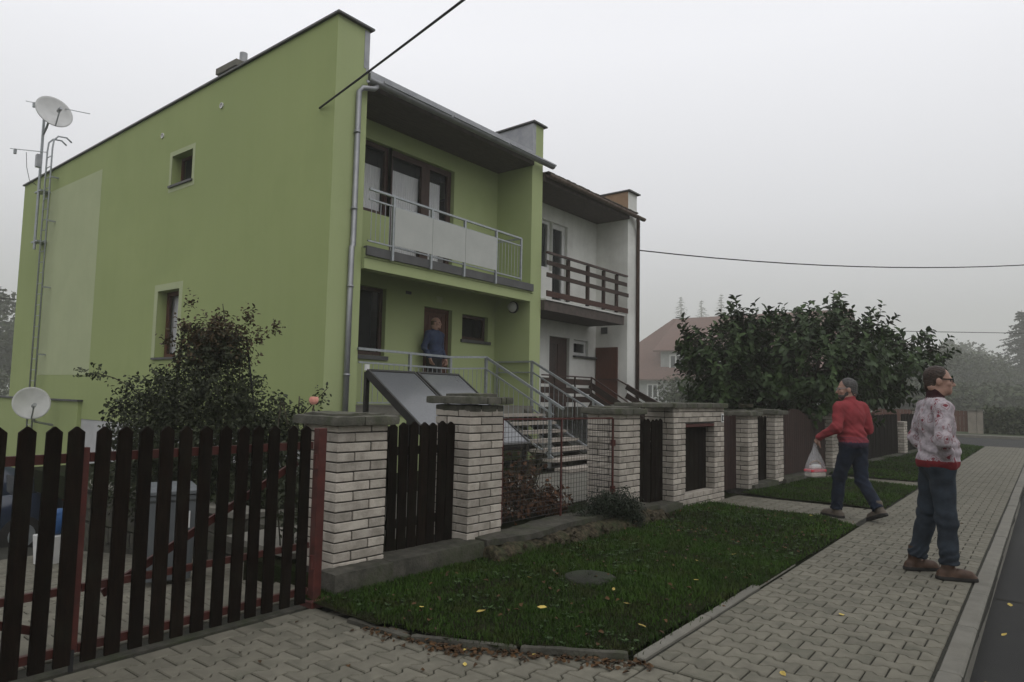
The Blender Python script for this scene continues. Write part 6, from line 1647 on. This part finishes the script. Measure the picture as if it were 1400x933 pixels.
def spruce(x, y, h, wd, label, tiers=22, group=None, dense=4):
    t = thing('spruce_tree', label, 'tree', (x, y, 0), 0, group)
    MB().tube([(x, y, -.2), (x, y, h*.5), (x, y, h*.99)], [wd*.05, wd*.035, .02], 8).build('trunk', m_bark, t, smooth=True)
    C, D, Nn, Ln, Wd, R_ = [], [], [], [], [], []
    for k in range(tiers):
        f = k/tiers; z = h*(.06+.93*f); r = wd*(1-f)**.8*random.uniform(.38, .56)+.12; m = max(5, int(10*(1-f)+6))
        for j in range(m):
            a = random.uniform(0, 6.283); rr = r*random.uniform(.65, 1.12); dx = np.array([math.cos(a), math.sin(a), 0])
            for s_ in np.arange(.12, 1.0, .13/max(.35, rr)**.35):
                p = np.array([x, y, z])+dx*rr*s_+np.array([0, 0, -.28*rr*s_**1.6+.12*rr*max(0, s_-.75)])
                for e in range(dense):
                    sd = rng.normal(size=3)*np.array([1, 1, .35]); C.append(p); D.append(norm(dx*.7+sd*.8+np.array([0, 0, -.25]))); Nn.append(norm(np.array([0, 0, 1])+rng.normal(size=3)*.3)); L_ = rng.uniform(.26, .46)*(.75+h*.035); Ln.append(L_); Wd.append(L_*.55); R_.append(rng.random())
    leaf_cloud('crown', np.array(C), np.array(D), np.array(Nn), Ln, Wd, m_needle, t, np.array(R_), shape=1)
    return t
spruce(150.0, 3.3, 18.5, 16.5, 'tall dark foggy spruce at the right edge of the picture', 34)
# a wooded rise far behind, whose firs just show above the red roof
hv = []; hf = []
for i in range(21):
    for j in range(21):
        x, y = 190+i*11, 60+j*9
        d2 = ((x-300)/95)**2+((y-130)/62)**2
        hv.append((x, y, -1.0+23*math.exp(-d2*1.6)))
for i in range(20):
    for j in range(20): a = i*21+j; hf.append((a, a+21, a+22, a+1))
struct(mesh_np('hills', hv, hf, m_meadow, smooth=True))
def hill_z(x, y): return -1.5+23*math.exp(-1.6*(((x-300)/95)**2+((y-130)/62)**2))
for (px_, py_, ht, lb) in ((285, 128.0, 0, 'first faint fir rising above the red roof ridge'), (291, 121.0, -1.5, 'middle faint fir rising above the red roof ridge'), (295, 113.5, 1.5, 'last faint fir above the red roof, nearest the leafy tree')):
    z0 = hill_z(px_, py_); t_ = spruce(px_, py_, 47.5+ht-z0, 15, lb, 26, None, 1); t_.location.z = z0
bg_tree(110.0, 14.5, 0, 11.1, 13.2, 'nearest foggy leafy tree just behind the big leaved tree', 1000, .45)
bg_tree(130.0, 10.2, 0, 10.0, 12.2, 'foggy leafy tree above the head of the patterned sweater man', 900, .48)
bg_tree(153.0, 12.6, 0, 11.6, 14.2, 'pale foggy leafy tree between spruce and nearest foggy tree', 800, .55)
bg_tree(138.0, 5.8, 0, 9.1, 10.8, 'rounded foggy tree at the left foot of the spruce', 800, .48)
bg_tree(210.0, 17.5, 0, 19.5, 20, 'faint tall tree far down the foggy street', 900, 1.1)
bg_tree(84.0, 10.5, 0, 3.8, 15.0, 'low foggy undergrowth behind the side street hedge', 1500, .5, None, None, 'garden_shrub', False)
bg_tree(95.0, 5.5, 0, 4.2, 15.0, 'low foggy thicket below the far trees by the street end', 1500, .5, None, None, 'garden_shrub', False)
bg_tree(53.0, 23.7, 0, 3.9, 6.2, 'rounded foggy shrub in front of the red roof house', 900, .27, None, None, 'garden_shrub', False)
bg_tree(42.0, 15.7, 0, 2.8, 4.1, 'dark shrub behind the leafy tree near the red roof house', 560, .23, None, None, 'garden_shrub', False)
for i, (x, y, h, wd) in enumerate(((25, 102, 16.4, 17), (10.3, 104, 17.4, 17), (34, 106, 13.6, 14))):
    bg_tree(x, y, -1.5, h, wd, ('broad foggy tree at the far left edge beyond the house', 'foggy tree left of the green house rear corner', 'low foggy tree mostly behind the green house')[i], 1700, .6, 'foggy trees behind the green house')
bg_tree(17.0, 92, -1.6, 6.2, 23, 'low foggy thicket at the left edge behind the annex', 1700, .5, None, None, 'garden_shrub', False)
# hedge, fence and pillars across the side street
hd = thing('hedge', 'foggy clipped green hedge across the side street', 'hedge', (43.5, .8, 0))
n = 5200; P = np.column_stack([rng.uniform(42.6, 44.2, n), rng.uniform(-7, 2.85, n), rng.uniform(.0, 1.2, n)])
face = rng.random(n); P[face < .6, 0] = 42.6+rng.normal(size=(face < .6).sum())*.08; P[face > .82, 2] = 1.2+rng.normal(size=(face > .82).sum())*.08
leaf_cloud('foliage', P, unit(n), unit(n), np.full(n, .2), np.full(n, .13), m_leafbg, hd, rng.random(n), shape=1)
MB().box(42.75, 44.1, -7, 2.8, -.1, 1.12).build('inner_branches', m_ever, hd)
m_pal = M('pale_pillar_render', (.26, .23, .19), (.2, .18, .15), scale=4)
for i, (yy, wd, lb) in enumerate(((3.12, .36, 'pale square gate pillar at the foggy hedge end'), (2.80, .25, 'thinner pale pillar beside the hedge in the fog'))):
    t = thing('gate_pillar', lb, 'pillar', (42.3, yy, 0)); MB().box(42.1, 42.45, yy-wd/2, yy+wd/2, -.2, 1.15).build('shaft', m_pal, t, bevel=.01); MB().box(42.05, 42.5, yy-wd/2-.05, yy+wd/2+.05, 1.152, 1.23).build('cap', m_kerb, t)
ff = thing('board_fence', 'foggy brown board fence left of the pale gate pillar', 'fence', (42.4, 5.5, 0))
for k in range(26): MB().box(42.35, 42.38, 3.33+k*.17, 3.33+k*.17+.155, .08, 1.15+random.uniform(-.01, .01)).build('board', m_brownwood, ff)
MB().box(42.39, 42.44, 3.33, 7.8, .3, .4).box(42.39, 42.44, 3.33, 7.8, .85, .95).build('rail', m_brownwood, ff)

# ================================================================== FALLEN LEAVES
m_weed = M('weed_leaf', (.042, .082, .016), (.018, .04, .007), rough=.5, scale=3, attr='rnd', lo=.1, hi=.9)
C, D, Nn, Ln, Wd, R_ = [], [], [], [], [], []
for x, y in Pw:
    z = lawn_h(x, y)+.008; m = random.randint(4, 7); s_ = random.uniform(.010, .023); tn = random.random()
    for k in range(m):
        a = 6.283*k/m+random.uniform(-.4, .4); C.append((x+random.uniform(-.01, .01), y+random.uniform(-.01, .01), z)); D.append(norm((math.cos(a), math.sin(a), random.uniform(.3, .9)))); Nn.append(norm((random.uniform(-.3, .3), random.uniform(-.3, .3), 1))); Ln.append(s_*1.4); Wd.append(s_*.85); R_.append(min(1, max(0, tn+random.uniform(-.2, .2))))
o = leaf_cloud('weeds', np.array(C), np.array(D), np.array(Nn), Ln, Wd, m_weed, None, np.array(R_)); tag(o, 'small clover and plantain leaves growing through the lawn grass', kind='stuff')
m_fall = M('fallen_brown_leaf', (.095, .046, .014), (.026, .016, .008), rough=.8, scale=3, attr='rnd', lo=.1, hi=.9)
m_yel = M('fallen_yellow_leaf', (.46, .36, .09), (.33, .24, .06), rough=.7, scale=20, rand=.25)
P = []
for k in range(720):
    r = random.random()
    if r < .32: x, y = random.uniform(3.1, 9.4), random.uniform(1.97, 4.0); z = lawn_h(x, y)+.03 if lawn_inside(x, y) else None
    elif r < .86:
        s_ = random.random(); a, c = (3.02+s_*.1, 3.5-s_*.8) if random.random() < .4 else (3.05+s_*.6, 2.95-s_*1.1)
        x, y = a-abs(random.gauss(0, .06)), c-abs(random.gauss(0, .06)); z = .006+random.random()*.012
    else: x, y = random.uniform(1.5, 12), random.uniform(.6, 4); z = .006
    if z is None or (3.9 < x < 12 and .5 < y < 1.8 and random.random() < .9): continue
    P.append((x, y, z))
P = np.array(P); n = len(P); a = rng.uniform(0, 6.283, n)
D = np.column_stack([np.cos(a), np.sin(a), rng.normal(size=n)*.2]); D /= np.linalg.norm(D, axis=1, keepdims=True)
o = leaf_cloud('fallen_leaves', P, D, np.tile([0, 0, 1.], (n, 1))+rng.normal(size=(n, 3))*.25, rng.uniform(.02, .05, n), rng.uniform(.014, .032, n), m_fall, None, rng.random(n), fold=.3)
tag(o, 'scattered small brown fallen leaves along the lawn and driveway edge', kind='stuff')
yl_spots = [(3.55, 3.0), (3.9, 2.75), (4.35, 2.35), (4.6, 2.6), (3.35, 3.35), (5.3, 2.25), (4.05, 2.08), (5.9, 2.5), (3.1, 2.75), (2.95, 2.6), (2.55, 2.45), (4.5, 3.3), (6.4, 2.35), (4.0, 1.2), (5.35, 1.2), (9.2, 2.4), (12.2, 2.4), (3.3, 2.4), (4.9, .33), (6.0, .3), (6.9, .3)]
lf0 = None
for i, (x, y) in enumerate(yl_spots):
    z = (lawn_h(x, y)+.038) if lawn_inside(x, y) else (.004 if y > .45 else -.096)
    if lf0 is None:
        mb = MB(); pl_ = [(-.03, 0, .0), (-.012, .020, .006), (.012, .019, .004), (.034, .0, .008), (.012, -.019, .006), (-.012, -.020, .004), (0, 0, -.002)]
        mb.add(pl_, [(6, 0, 5), (6, 5, 4), (6, 4, 3), (6, 3, 2), (6, 2, 1), (6, 1, 0)]); lf0 = mb.mesh('fallen_leaf', m_yel)
    o = bpy.data.objects.new('fallen_leaf', lf0); COL.objects.link(o); o.location = (x, y, z); o.rotation_euler = (random.uniform(-.3, .3), random.uniform(-.3, .3), random.uniform(0, 6)); s_ = random.uniform(.7, 1.15); o.scale = (s_, s_*.8, s_)
    tag(o, 'small yellow fallen leaf lying flat on the ground', 'leaf', 'yellow fallen leaves')

# ================================================================== HAZE
if HAZE:
    hz = MB(); hz.box(-420, 480, -420, 440, -2.9, 50.0); hz = hz.build('haze', m_dark, center=False)
    m = bpy.data.materials.new('fog_air'); m.use_nodes = True; t = m.node_tree; t.nodes.clear()
    o_ = t.nodes.new('ShaderNodeOutputMaterial'); pv = t.nodes.new('ShaderNodeVolumePrincipled')
    pv.inputs['Color'].default_value = (.87, .87, .815, 1); pv.inputs['Density'].default_value = HAZE; pv.inputs['Anisotropy'].default_value = 0.2
    t.links.new(pv.outputs[0], o_.inputs['Volume']); hz.data.materials.clear(); hz.data.materials.append(m)
    tag(hz, 'grey morning fog filling the street', kind='stuff')
